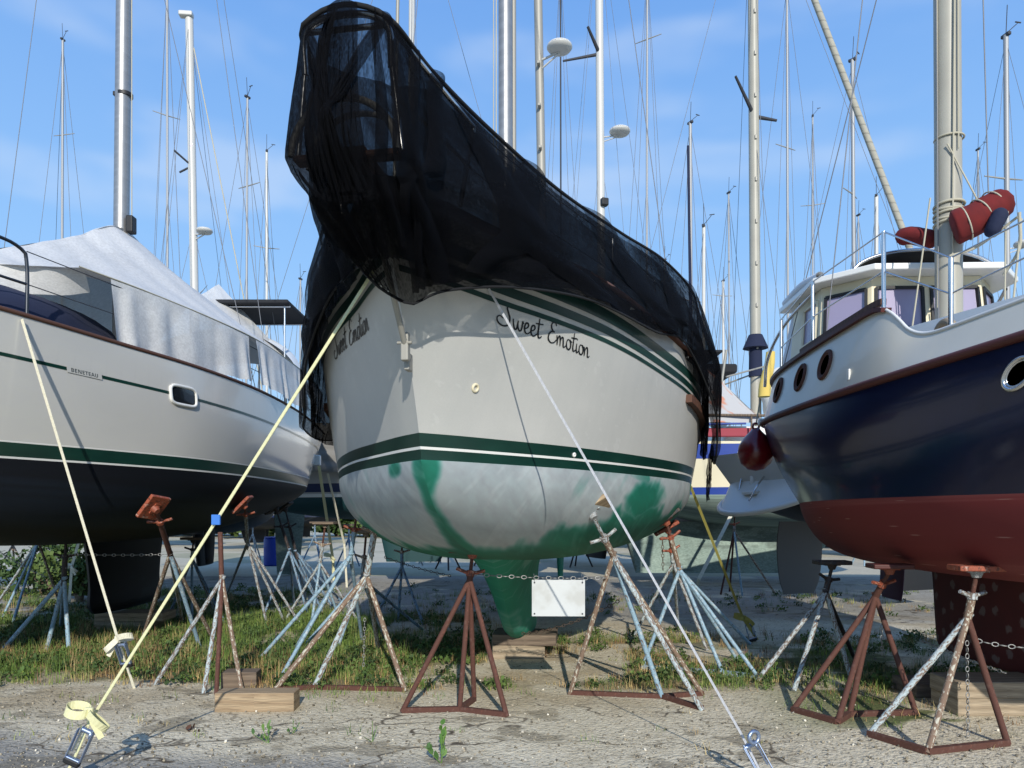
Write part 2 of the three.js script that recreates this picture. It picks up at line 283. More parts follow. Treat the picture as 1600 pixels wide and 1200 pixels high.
// foil-section keel or rudder: rows of [y, leading s, trailing s, half thickness]
function foil(rows, n = 20, x0 = 0) {
  const prof = []; for (let i = 0; i < n; i++) { const a = i / n * Math.PI * 2, c = (1 - Math.cos(a)) / 2; const th = 1.5 * (0.55 * Math.sqrt(c) * (1 - c) * 1.9 + 0.02); prof.push([c, (a < Math.PI ? 1 : -1) * Math.min(1, th)]); }
  const cy = curve(rows.map((r, i) => [i / (rows.length - 1), r[0]])), c1 = curve(rows.map((r, i) => [i / (rows.length - 1), r[1]])), c2 = curve(rows.map((r, i) => [i / (rows.length - 1), r[2]])), c3 = curve(rows.map((r, i) => [i / (rows.length - 1), r[3]]));
  const nv = 16, g = grid(n, nv, (u, v, i) => { const [c, th] = prof[i % n]; return V(x0 + th * c3(v), cy(v), -lerp(c1(v), c2(v), c)); }, (u, v, p) => [-p.z, p.y]);
  const caps = [0, 1].map((v) => { const pts = prof.map(([c, th]) => V(x0 + th * c3(v), cy(v), -lerp(c1(v), c2(v), c))); const pos = [], ctr = V(x0, cy(v), -(c1(v) + c2(v)) / 2); for (let i = 0; i < n; i++) { const a = pts[i], b = pts[(i + 1) % n]; pos.push(ctr.x, ctr.y, ctr.z, ...(v ? [a.x, a.y, a.z, b.x, b.y, b.z] : [b.x, b.y, b.z, a.x, a.y, a.z])); } const q = new THREE.BufferGeometry(); q.setAttribute('position', new THREE.Float32BufferAttribute(pos, 3)); q.computeVertexNormals(); return q; });
  return merge([g, ...caps]);
}
// ================================================================ the yard: old asphalt under loose shell gravel, dirt and grass
const grassMask = (x, z) => { // how much grows here, 0..1; z is metres ahead
  const n = fbm(x * 0.35 + 40, z * 0.35 + 40, 256, 4, 501), f = fbm(x * 1.3 + 40, z * 1.3 + 40, 256, 3, 503);
  let m = 0;
  m = Math.max(m, sstep(7.0, 8.0, z + (n - 0.5) * 2.4 + (x > -3.2 ? 0.15 : 0)) * (1 - sstep(11.6, 13.2, z + (n - 0.5) * 2)) * (1 - sstep(-1.1, 0.2, x + (n - 0.5) * 1.6)) * 1.0);   // strip under the left and middle boats
  m = Math.max(m, sstep(6.9, 7.6, z + (n - 0.5) * 1.4) * (1 - sstep(9.4, 10.6, z + (n - 0.5) * 2)) * (1 - sstep(2.2, 3.4, x)) * 0.62);
  m = Math.max(m, sstep(5.6, 6.3, z + (n - 0.5) * 1.2) * (1 - sstep(9.6, 10.5, z)) * sstep(2.2, 3.2, x) * 0.34);
  m = Math.max(m, sstep(12, 13, z) * (1 - sstep(15, 17, z)) * (x < -4 ? 0.9 : 0.18));
  return clamp(m * sstep(0.36, 0.62, f * 0.65 + n * 0.45));
};
{
  const X0 = -10, XW = 20, Z0 = 4, ZW = 16;
  const gt = tex(2048, 2048, (u, v) => {
    const x = X0 + u * XW, z = Z0 + ZW * v;
    const big = fbm(x * 0.4 + 50, z * 0.4 + 50, 512, 3, 511), mid = fbm(x * 2 + 50, z * 2 + 50, 512, 3, 513), st = vnoise(x * 55 + 900, z * 55 + 900, 4096, 515), st2 = vnoise(x * 24 + 900, z * 24 + 900, 4096, 517), px = hash2(Math.floor(u * 2048), Math.floor(v * 2048), 519);
    // shell aggregate
    let c = mixc([182, 171, 146], [218, 208, 184], clamp(0.25 + st2 * 0.55 + (px - 0.5) * 0.5 + (mid - 0.5) * 0.6));
    if (px > 0.94 && st > 0.45) c = [214, 208, 192];
    if (st < 0.15) c = mixc(c, [112, 102, 86], 0.7);
    // bare asphalt, front left and in the lane behind
    const asp = Math.max(sstep(5.3, 4.8, z + (big - 0.5) * 1.4 + x * 0.16) * sstep(1.5, -1.5, x) * 0.9, sstep(10.8, 12.2, z + (big - 0.5) * 2.4) * 0.85);
    c = mixc(c, mixc([124, 121, 115], [160, 156, 147], clamp(st * 0.7 + (px - 0.5) * 0.7 + 0.1)), asp * sstep(0.3, 0.55, mid + big * 0.3));
    // dirt, dry litter
    const dirt = sstep(0.5, 0.7, mid * 0.6 + big * 0.5) * sstep(5.6, 6.8, z) * (1 - sstep(11, 13, z));
    c = mixc(c, mixc([140, 122, 94], [172, 154, 120], st), dirt * 0.6);
    const g = grassMask(x, z);
    c = mixc(c, mixc([98, 94, 58], [134, 122, 84], st2), sstep(0.12, 0.6, g) * 0.85);
    const lit = sstep(0.6, 0.7, fbm(x * 3.1 + 20, z * 4.2 + 20, 512, 4, 527)) * sstep(0.42, 0.56, big); c = mixc(c, mixc([104, 92, 70], [84, 78, 66], st2), lit * 0.42);
    // moss film on the right
    const moss = sstep(0.44, 0.56, fbm(x * 1.1 + 90, z * 1.8 + 90, 512, 4, 521)) * sstep(1.6, 3, x + (big - 0.5) * 2) * sstep(5.3, 6.0, z) * (1 - sstep(8.5, 10, z));
    c = mixc(c, mixc([66, 78, 34], [92, 98, 48], st), moss * 0.95);
    // cracks
    const w1 = fbm(x * 0.9 + 30, z * 1.6 + 30, 512, 4, 523), cr = Math.abs(w1 - 0.5), w2 = fbm(x * 1.7 + 70, z * 1.2 + 70, 512, 4, 525), cr2 = Math.abs(w2 - 0.47);
    c = mixc(c, [84, 75, 62], Math.max(sstep(0.009, 0.002, cr) * sstep(0.42, 0.52, big), sstep(0.006, 0.001, cr2) * 0.6 * sstep(0.46, 0.56, mid)) * (1 - dirt));
    return c;
  });
  gt.wrapS = gt.wrapT = THREE.ClampToEdgeWrapping;
  const bump = tex(512, 512, (u, v) => { const a = vnoise(u * 64, v * 64, 64, 531), b = vnoise(u * 150, v * 150, 150, 533), c = fbm(u * 8, v * 8, 8, 3, 535); return grey(255 * clamp(a * 0.5 + b * 0.3 + c * 0.3)); }, [0.8, 0.8], false);
  const m = std({ roughness: 0.95, map: gt, bumpMap: bump, bumpScale: 0.012 });
  // gently uneven sheet; uv in metres for the bump, whole-sheet for the colour
  gt.repeat.set(1 / XW, 1 / ZW); gt.offset.set(-X0 / XW, -Z0 / ZW);
  const lump = (x, z) => 0.012 + 0.018 * (fbm(x * 0.5 + 60, z * 0.5 + 60, 512, 3, 541) - 0.5) * (1 - sstep(9, 9.9, Math.abs(x)));
  const g = grid(160, 128, (u, v) => { const x = X0 + u * XW, z = Z0 + ZW * v; return V(x, Math.max(0.004, lump(x, z) - 0.006), -z); }, (u, v, p) => [p.x, -p.z]);
  const y = part('gravel_yard', g, m, scene); y.userData = { kind: 'structure' };
  const far = tex(512, 512, (u, v) => { const a = fbm(u * 6, v * 6, 6, 4, 551), s = vnoise(u * 200, v * 200, 200, 553), b = sstep(0.5, 0.64, fbm(u * 3, v * 3, 3, 4, 555)); return mixc(mixc([164, 156, 136], [202, 193, 168], a * 0.6 + s * 0.4), [92, 96, 58], b * 0.3); }, [1 / 9, 1 / 9]);
  const pg = grid(24, 24, (u, v) => V(-300 + 600 * u, 0, 30 - 430 * v), (u, v, p) => [p.x, p.z]);
  const o = part('ground', pg, std({ roughness: 1, map: far }), scene); o.userData = { kind: 'structure' };
}
let radarText = null;
// ================================================================ the boat in the middle
const mainBoat = thing('sailboat', 'white sailboat with green stripes and half-sanded green bottom, bow on under black netting', 'sailboat', [-0.556, 0, -4.7], -9 * Math.PI / 180);
const mainH = hullShape({
  yw: 1.94, sheer: curve([[0, 3.3], [0.15, 3.23], [0.27, 3.15], [0.41, 3.05], [0.6, 2.96], [1, 3.02]]),
  stem: (f) => -0.8 * Math.pow(f, 1.3), stern: (f) => 9.8 + f * 1.0,
  bw: curve([[0, 0], [0.02, 0.18], [0.051, 0.41], [0.102, 0.765], [0.153, 1.05], [0.204, 1.3], [0.265, 1.56], [0.327, 1.76], [0.408, 1.9], [0.51, 1.95], [0.65, 1.92], [0.85, 1.68], [1, 1.3]]),
  bs: curve([[0, 0], [0.02, 0.17], [0.069, 0.5], [0.1, 0.74], [0.155, 1.1], [0.233, 1.46], [0.328, 1.83], [0.414, 2.0], [0.55, 2.05], [0.8, 1.88], [1, 1.5]]), bulge: 0.04,
  yk: curve([[0, 1.93], [0.01, 1.8], [0.03, 1.65], [0.07, 1.48], [0.12, 1.35], [0.22, 1.21], [0.36, 1.14], [0.6, 1.18], [0.82, 1.42], [1, 1.84]]),
  vee: (t) => lerp(1.15, 0.8, sstep(0, 0.3, t)), deep: 1.0,
});
const mainAt = (t, y, side, out = 0) => { const p = mainH.top(t, y, side); p.x += side * out; return p; };
{
  const B = mainBoat, P = mainH.P, c = (y) => () => y, sh = (d) => (t) => P.sheer(t) - d;
  const hull = part('hull', [...band(mainH, c(2.1), sh(0), 14), ...transom(mainH)], M.gel, B);
  part('waterline_stripe', band(mainH, c(1.94), c(2.003), 2), M.greenStripe, hull);
  part('pinstripe', band(mainH, c(2.003), c(2.02), 1), M.white, hull);
  part('waterline_stripe', band(mainH, c(2.02), c(2.1), 2), M.greenStripe, hull);
  for (const [a, b] of [[0.365, 0.335], [0.305, 0.25], [0.22, 0.14]]) part('sheer_stripe', band(mainH, sh(a), sh(b), 1, 0.004, 70, 0.002, 1), M.greenStripe, hull);
  // bottom paint: green, sanded back to grey over most of the topsides half
  // r: metres from the stem seam along the skin, d: depth below the waterline; green is left along the seam and keel line and where the sander stopped
  const seamAt = (y) => { let lo = 0, hi = 0.36; for (let i = 0; i < 24; i++) { const m = (lo + hi) / 2; if (P.yk(m) > y) lo = m; else hi = m; } return lo * 9.8; };
  const bottomTex = tex(2048, 512, (u, v) => {
    const port = u > 0.5, r = Math.abs(u - 0.5) * 14, d = v * 0.85, R = port ? r + 20 : r;
    const n = fbm(R * 2 + 9, d * 3 + 9, 512, 4, 301), fine = fbm(R * 16 + 9, d * 16 + 9, 512, 3, 303), str = fbm((R * 0.9 + d * 1.2) * 3.5, (d - R * 0.6) * 1.1 + 40, 512, 4, 305), wob = fbm(R * 1.8 + 30, d * 4 + 30, 512, 4, 307), mark = fbm((R + d * 1.5) * 11, (d - R * 0.8) * 2.4 + 60, 512, 3, 308);
    const w = 0.035 + 0.1 * sstep(0.26, 0.0, d) * (port ? 1.1 : 0.7) + 0.05 * sstep(0.4, 0.65, d);
    let g = sstep(0.045, -0.03, r - w - (wob - 0.5) * 0.1 - (str - 0.5) * 0.06);
    const low = port ? lerp(0.56, 0.24, sstep(0.3, 2.9, r)) : lerp(0.6, 0.38, sstep(0.3, 2.2, r));
    g = Math.max(g, sstep(-0.05, 0.06, d - low + (wob - 0.5) * 0.22 + (str - 0.5) * 0.34));
    if (port) { const q = Math.hypot((r - 2.5) / 0.42, (d - 0.2 + (r - 2.5) * 0.18) / 0.12); g = Math.max(g, sstep(1.35, 0.5, q + (wob - 0.5) * 1.5 + (str - 0.5) * 1.4)); g = Math.max(g, sstep(0.56, 0.66, fbm(R * 2.4, d * 5 + 70, 512, 4, 309)) * sstep(2.1, 2.8, r) * 0.8 * sstep(0.16, 0.02, d)); }
    else { const q = Math.hypot((r - 0.4) / 0.1, (d - 0.03) / 0.05); g = Math.max(g, sstep(1.5, 0.4, q + (wob - 0.5) * 1.8 + (str - 0.5))); }
    g = Math.max(g, sstep(0.62, 0.78, str) * 0.2);
    const sand = mixc(mixc([172, 176, 177], [142, 148, 151], clamp(n * 1.3 - 0.15)), [190, 193, 193], sstep(0.5, 0.75, mark) * 0.3), green = mixc([22, 128, 100], [6, 84, 70], n);
    return mixc(mixc(sand, green, 0.06 * fine), mixc(green, [128, 160, 148], sstep(0.56, 0.78, mark) * 0.28), clamp(g)).map((x) => x * (0.92 + 0.14 * fine));
  });
  part('bottom', [...[1, -1].map((side) => grid(90, 26, (u, v) => mainH.bot(dense(u), v, side), (u, v, p) => [0.5 + side * Math.min(6.9, Math.hypot(Math.max(0, -p.z - seamAt(p.y)), p.x)) / 14, (1.94 - p.y) / 0.85], side > 0)), ...transomLow(mainH)], std({ roughness: 0.68, map: bottomTex }), B, 'green bottom paint sanded back to patchy grey');
  part('deck', deckOf(mainH), M.nonskid, B);
  part('toe_rail', capRail(mainH, 0.032, 0.02, -0.01), M.teak, B, 'worn brown teak rail');
  // rubbing strake, a teak plank on each side
  for (const side of [1, -1]) {
    const pts = []; for (let i = 0; i <= 26; i++) { const t = lerp(0.305, 0.95, i / 26), p = mainAt(t, P.sheer(t) - 0.42, side, 0.03); pts.push(p); }
    part('rubbing_strake', ribbon(pts, 0.075, 0.06, UPV), M.teak, B, 'brown teak rubbing strake');
  }
  // keel
  const keelTex = tex(256, 256, (u, v) => { const n = fbm(u * 5, v * 5, 5, 4, 321), p = sstep(0.5, 0.62, fbm(u * 3, v * 3, 3, 4, 323)), st = sstep(0.6, 0.8, fbm(u * 24, v * 3, 3, 3, 325)); return mixc(mixc([28, 150, 118], [14, 112, 92], n), [150, 168, 160], Math.max(p * 0.55, st * 0.45)); }, [0.8, 0.8]);
  part('keel', foil([[1.3, 2.1, 5.6, 0.6], [1.08, 2.5, 5.4, 0.42], [0.8, 2.95, 5.35, 0.33], [0.5, 3.35, 5.35, 0.28], [0.32, 3.65, 5.3, 0.26], [0.2, 3.95, 5.1, 0.16]]), std({ roughness: 0.65, map: keelTex }), B, 'green fin keel with scraped grey patches');
  part('rudder', foil([[1.5, 8.6, 9.5, 0.1], [0.9, 8.7, 9.55, 0.09], [0.5, 8.8, 9.5, 0.06]]), std({ roughness: 0.65, map: keelTex }), B);
  // bowsprit, its platform ring and the pulpit
  const r = 0.014;
  const sprit = part('bowsprit', [box(0.18, 0.06, 1.25, 0, 3.24, 0.62, 0.012), box(0.5, 0.03, 0.08, -0.01, 3.235, 1.2, 0.01)], M.teak, B);
  part('platform_hoop', pipe(Array.from({ length: 15 }, (_, i) => { const a = Math.PI * i / 14; return V(-0.015 + 0.25 * Math.cos(a), 3.24 + 0.25 * Math.sin(a), 1.24); }), 0.017, 8, 60), M.aluDull, sprit); part('platform_hoop', pipe(Array.from({ length: 15 }, (_, i) => { const a = Math.PI * i / 14; return V(0.0 + 0.26 * Math.cos(a), 3.26 + 0.25 * Math.sin(a), 1.06); }), 0.015, 8, 60), M.aluDull, sprit);
  const pulpit = part('pulpit', [
    pipe([V(0.205, 3.62, 1.22), V(0.2, 3.78, 1.24), V(0.13, 3.84, 1.25), V(0, 3.86, 1.25), V(-0.13, 3.84, 1.25), V(-0.2, 3.78, 1.24), V(-0.205, 3.62, 1.22)], 0.017, 8, 50), bar(V(0.195, 3.8, 1.24), V(-0.195, 3.8, 1.24), r),
    ...[1, -1].flatMap((s) => [bar(V(s * 0.205, 3.65, 1.22), V(s * 0.25, 3.25, 1.2), r), bar(V(s * 0.2, 3.8, 1.24), V(s * 0.42, 3.72, 0.44), r), bar(V(s * 0.42, 3.72, 0.44), V(s * 0.34, 3.3, 0.42), r), pipe([V(s * 0.21, 3.5, 1.22), V(s * 0.3, 3.5, 0.9), V(s * 0.4, 3.5, 0.44)], r * 0.8)]),
  ], M.stainless, B);
  // stanchions and lifelines
  const stT = [0.115, 0.19, 0.27, 0.36, 0.46, 0.58, 0.7, 0.84];
  for (const side of [1, -1]) {
    const tops = [V(side * 0.42, 3.72, 0.44)], mids = [V(side * 0.4, 3.5, 0.44)];
    for (const t of stT) { const p = mainAt(t, P.sheer(t), side, -0.15), q = p.clone().add(V(0, 0.52, 0)); part('stanchion', bar(p, q, 0.0125, 0.0125, 8), M.stainless, B); tops.push(q); mids.push(p.clone().add(V(0, 0.27, 0))); }
    for (const l of [tops, mids]) part('lifeline', l.slice(1).map((p, i) => bar(l[i], p, 0.004, 0.004, 5, true)), M.wire, B);
  }
  // anchor and chain stopper under the platform, windlass, furled staysail, low cabin
  part('anchor', [bar(V(0, 3.19, 1.22), V(0, 3.16, 0.6), 0.022), beam(V(-0.09, 3.1, 1.1), V(0.09, 3.1, 1.1), 0.1, 0.02), bar(V(0, 3.19, 1.22), V(0, 3.08, 1.08), 0.02)], M.black, B);
  part('windlass', [new THREE.CylinderGeometry(0.11, 0.13, 0.28, 16).translate(0, 3.4, -0.2), box(0.3, 0.14, 0.3, 0, 3.32, -0.25, 0.03)], M.black, B);
  part('cabin', (() => { const g = []; const pts = curve([[0, 0], [0.06, 0.5], [0.3, 0.95], [0.7, 1.1], [1, 1.0]]); for (const s of [1, -1]) g.push(grid(24, 6, (u, v) => V(s * (pts(u) - 0.08 * v), 3.02 + v * 0.42 - u * 0.05, -(1.9 + u * 5.2)), null, s < 0)); g.push(grid(24, 8, (u, v) => V(lerp(1, -1, v) * (pts(u) - 0.08), 3.44 - u * 0.05 + 0.07 * Math.sin(Math.PI * v), -(1.9 + u * 5.2)), null, true)); return g; })(), M.white, B);
  // bobstay and its turnbuckle on the stem
  const bs = part('bobstay', bar(V(0.012, 2.5, 0.315), V(0, 3.26, 1.02), 0.018, 0.018, 8), M.aluDull, B);
  part('turnbuckle', [box(0.045, 0.16, 0.045, 0.012, 2.55, 0.37, 0.008), bar(V(-0.03, 2.57, 0.385), V(0.055, 2.57, 0.385), 0.009), box(0.03, 0.1, 0.08, 0.004, 2.48, 0.285, 0.006)], M.aluDull, bs);
  // mast, its mast boot and stays
  const mast = part('mast', bar(V(-0.2, 3.2, -4.35), V(-0.24, 17.5, -4.5), 0.085, 0.082, 16), M.alu, B);
  part('sail_track', bar(V(-0.12, 3.6, -4.47), V(-0.16, 17.4, -4.6), 0.03, 0.03, 8), M.aluDull, mast);
  part('halyard', [bar(V(-0.3, 3.5, -4.27), V(-0.32, 17, -4.4), 0.007, 0.007, 5, true), bar(V(-0.33, 3.5, -4.25), V(-0.35, 17, -4.4), 0.006, 0.006, 5, true)], M.rope, mast);
  part('shroud', [1, -1].map((s) => bar(V(s * 1.85, 3.1, -4.6), V(s * 0.15 - 0.2, 17, -4.5), 0.005, 0.005, 5, true)), M.wire, mast);
  const mizzen = part('mizzen_mast', bar(V(-0.16, 3.1, -8.2), V(-0.36, 13.5, -8.25), 0.075, 0.07, 14), M.aluDull, B);
  for (const y of [6.3, 7.0, 7.7, 8.4, 9.1]) part('mast_step', box(0.05, 0.05, 0.1, -0.16 - 0.019 * (y - 3.1), y, -8.1, 0.01), M.aluDull, mizzen);
  radarDome(mizzen, V(0.08, 9.3, -8.05), 0.21, V(-0.25, 9.2, -8.2));
}
function radarDome(parent, p, r, from) {
  const g = new THREE.LatheGeometry([[0, -0.36], [0.55, -0.35], [0.86, -0.24], [1, -0.06], [1, 0.02], [0.95, 0.16], [0.8, 0.26], [0.4, 0.32], [0, 0.33]].map(([x, y]) => new THREE.Vector2(x * r, y * r)), 28); g.translate(p.x, p.y, p.z);
  const d = part('radar_dome', g, M.mastWhite, parent);
  if (!radarText) { const cv = document.createElement('canvas'); cv.width = 256; cv.height = 64; const c = cv.getContext('2d'); c.fillStyle = '#dedcd4'; c.fillRect(0, 0, 256, 64); c.fillStyle = '#222'; c.font = 'bold 50px sans-serif'; c.textAlign = 'center'; c.textBaseline = 'middle'; c.fillText('Raymarine', 128, 32, 244); const t = new THREE.CanvasTexture(cv); t.colorSpace = THREE.SRGBColorSpace; radarText = std({ map: t, roughness: 0.4 }); }
  part('lettering', grid(14, 1, (u, v) => { const a = (u - 0.5) * 1.5 + 0.1; const rad = r * lerp(1.008, 0.965, v); return V(p.x + Math.sin(a) * rad, p.y + lerp(0.0, 0.15, v) * r, p.z + Math.cos(a) * rad); }), radarText, d);
  part('bracket', [bar(from, p.clone().add(V(0, -0.35 * r, 0)), 0.02), bar(from.clone().add(V(0, -0.15, 0)), p.clone().add(V(0, -0.45 * r, 0)), 0.015)], M.mastWhite, d);
  return d;
}
// ================================================================ the boat on the left
const leftBoat = thing('sailboat', 'pale grey sailboat on the left with one green waterline stripe and dark bottom', 'sailboat', [-5.5, 0, -4.9], 0);
const leftH = hullShape({
  yw: 2.1, sheer: curve([[0, 3.42], [0.2, 3.32], [0.5, 3.24], [0.8, 3.2], [1, 3.2]]),
  stem: (f) => -0.6 * f, stern: (f) => 9.7 + f * 0.6,
  bw: curve([[0, 0], [0.05, 0.32], [0.1, 0.6], [0.18, 1.0], [0.28, 1.48], [0.38, 1.85], [0.48, 2.02], [0.6, 2.07], [0.76, 2.02], [0.9, 1.86], [1, 1.5]]),
  bs: curve([[0, 0], [0.05, 0.42], [0.1, 0.76], [0.2, 1.25], [0.3, 1.62], [0.4, 1.95], [0.52, 2.16], [0.68, 2.18], [0.85, 2.02], [1, 1.78]]), bulge: 0.03,
  yk: curve([[0, 2.08], [0.02, 1.85], [0.06, 1.65], [0.14, 1.45], [0.28, 1.3], [0.45, 1.26], [0.65, 1.32], [0.85, 1.6], [1, 2.02]]), vee: (t) => lerp(1.0, 0.72, sstep(0, 0.3, t)),
});
{
  const B = leftBoat, P = leftH.P, c = (y) => () => y, sh = (d) => (t) => P.sheer(t) - d;
  const hull = part('hull', [...band(leftH, c(2.255), sh(0), 14), ...transom(leftH)], M.gelGloss, B);
  part('pinstripe', band(leftH, c(2.1), c(2.118), 1), M.white, hull);
  part('waterline_stripe', band(leftH, c(2.118), c(2.24), 2), M.greenStripe, hull);
  part('pinstripe', band(leftH, c(2.24), c(2.255), 1), M.white, hull);
  for (const g of band(leftH, sh(0.375), sh(0.345), 1, 0.003, 60, 0.1, 0.98)) part('cove_line', g, M.greenStripe, hull);
  part('bottom', [...bottomBand(leftH), ...transomLow(leftH)], M.darkBottom, B);
  part('deck', deckOf(leftH), M.nonskid, B);
  part('toe_rail', capRail(leftH, 0.022, 0.01, -0.005), M.teak, B);
  part('keel', foil([[1.5, 4.9, 7.4, 0.3], [1.2, 5.0, 7.2, 0.2], [0.7, 5.1, 7.1, 0.18], [0.42, 5.1, 7.15, 0.24], [0.3, 5.2, 7.1, 0.2]]), M.darkBottom, B);
  part('rudder', foil([[1.6, 8.8, 9.35, 0.09], [1.0, 8.85, 9.3, 0.08], [0.72, 8.9, 9.25, 0.05]]), M.darkBottom, B);
  // mast and rigging
  const mast = part('mast', bar(V(-0.07, 3.3, -6.0), V(0.06, 17.5, -6.05), 0.105, 0.1, 16), M.alu, B);
  part('mast_winch', [box(0.1, 0.24, 0.14, 0.12, 5.7, -5.95, 0.02)], M.black, mast);
  part('mast_band', [new THREE.CylinderGeometry(0.113, 0.113, 0.05, 16).translate(-0.01, 7.57, -6.02), box(0.07, 0.06, 0.06, -0.12, 7.58, -6.0, 0.01)], M.black, mast);
  part('halyard', bar(V(0.13, 5.6, -5.95), V(0.1, 17, -6.0), 0.008, 0.008, 5, true), M.rope, mast);
  part('shroud', [bar(V(2.05, 3.3, -6.1), V(0.2, 17, -6), 0.005, 0.005, 5, true), bar(V(-2.05, 3.3, -6.1), V(-0.2, 17, -6), 0.005, 0.005, 5, true), bar(V(2.0, 3.3, -5.6), V(0.2, 10.5, -6), 0.005, 0.005, 5, true), bar(V(0, 3.5, 0.4), V(0, 17.2, -6), 0.012, 0.012, 5, true), bar(V(1.2, 3.3, -10), V(0.1, 17.2, -6.1), 0.005, 0.005, 5, true)], M.wire, mast);
  // hull window
  const tw = 0.375, yw = P.sheer(tw) - 0.36;
  const fr = (t, y, o) => { const p = leftH.top(t, y, 1); p.x += o; return p; };
  const port = part('hull_window', (() => { const pts = []; for (let i = 0; i < 24; i++) { const a = i / 24 * Math.PI * 2, cx = Math.sign(Math.cos(a)) * Math.pow(Math.abs(Math.cos(a)), 0.45), cy = Math.sign(Math.sin(a)) * Math.pow(Math.abs(Math.sin(a)), 0.45); pts.push(fr(tw + cx * 0.0185, yw + cy * 0.1, 0.008)); } return pipe(pts, 0.019, 8, 60, true); })(), M.white, B, 'rounded square window in the hull side');
  part('pane', grid(4, 4, (u, v) => fr(tw + (u - 0.5) * 0.036, yw + (v - 0.5) * 0.2, 0.01)), M.glass, port);
  // pulpit and forward lifelines, the black rails by the bow
  const rail = [];
  const L = (t, dy, o = -0.15) => { const p = leftH.top(t, P.sheer(t), 1); p.x += o; p.y += dy; return p; };
  part('pulpit', [pipe([L(0.02, 0.66), L(0.08, 0.66), L(0.19, 0.66), L(0.222, 0.63), L(0.228, 0.5), L(0.228, 0.02)], 0.016, 8, 60), pipe([L(0.02, 0.33), L(0.1, 0.33), L(0.228, 0.33)], 0.013), bar(L(0.06, 0.02), L(0.06, 0.64), 0.014)], std({ color: srgb(70, 72, 76), metalness: 0.8, roughness: 0.35 }), B);
  for (const t of [0.33, 0.45, 0.57, 0.69, 0.8, 0.91]) part('stanchion', bar(L(t, 0), L(t, 0.64), 0.012), M.stainless, B);
  for (const dy of [0.62, 0.33]) part('lifeline', [[0.228, 0.33], [0.33, 0.45], [0.45, 0.57], [0.57, 0.69], [0.69, 0.8], [0.8, 0.91]].map(([a, b]) => bar(L(a, dy), L(b, dy), 0.005, 0.005, 5, true)), M.wireDark, B);
  // name plate lettering is added with the other writing; stern platform
  part('stern_platform', [box(2.2, 0.12, 0.5, 0, 2.35, -10.0, 0.05), box(0.9, 0.5, 0.3, 0.8, 2.62, -9.95, 0.06)], M.white, B);
  part('stern_light', [box(0.16, 0.2, 0.1, 1.86, 2.62, -9.4, 0.03)], M.white, B);
}
// ================================================================ the boat on the right
const rightBoat = thing('motorsailer', 'navy blue motorsailer with white bulwark, red bottom and round portholes at the right', 'sailboat', [4.26, 0, -3.1], -0.035);
const rightH = hullShape({
  yw: 1.74, sheer: curve([[0, 2.95], [0.2, 2.76], [0.45, 2.68], [0.75, 2.69], [1, 2.74]]),
  stem: (f) => -0.7 * f, stern: (f) => 6.3 + f * 0.35,
  bw: curve([[0, 0], [0.1, 0.42], [0.2, 0.8], [0.3, 1.08], [0.42, 1.32], [0.55, 1.45], [0.7, 1.42], [0.85, 1.24], [1, 0.95]]),
  bs: curve([[0, 0], [0.1, 0.55], [0.2, 0.92], [0.3, 1.13], [0.42, 1.33], [0.55, 1.47], [0.7, 1.52], [0.85, 1.5], [0.95, 1.4], [1, 1.27]]), bulge: 0.06,
  yk: curve([[0, 1.72], [0.03, 1.5], [0.08, 1.3], [0.2, 1.14], [0.5, 1.09], [0.8, 1.1], [0.92, 1.14], [1, 1.22]]), vee: () => 0.42, deep: 1.5,
});
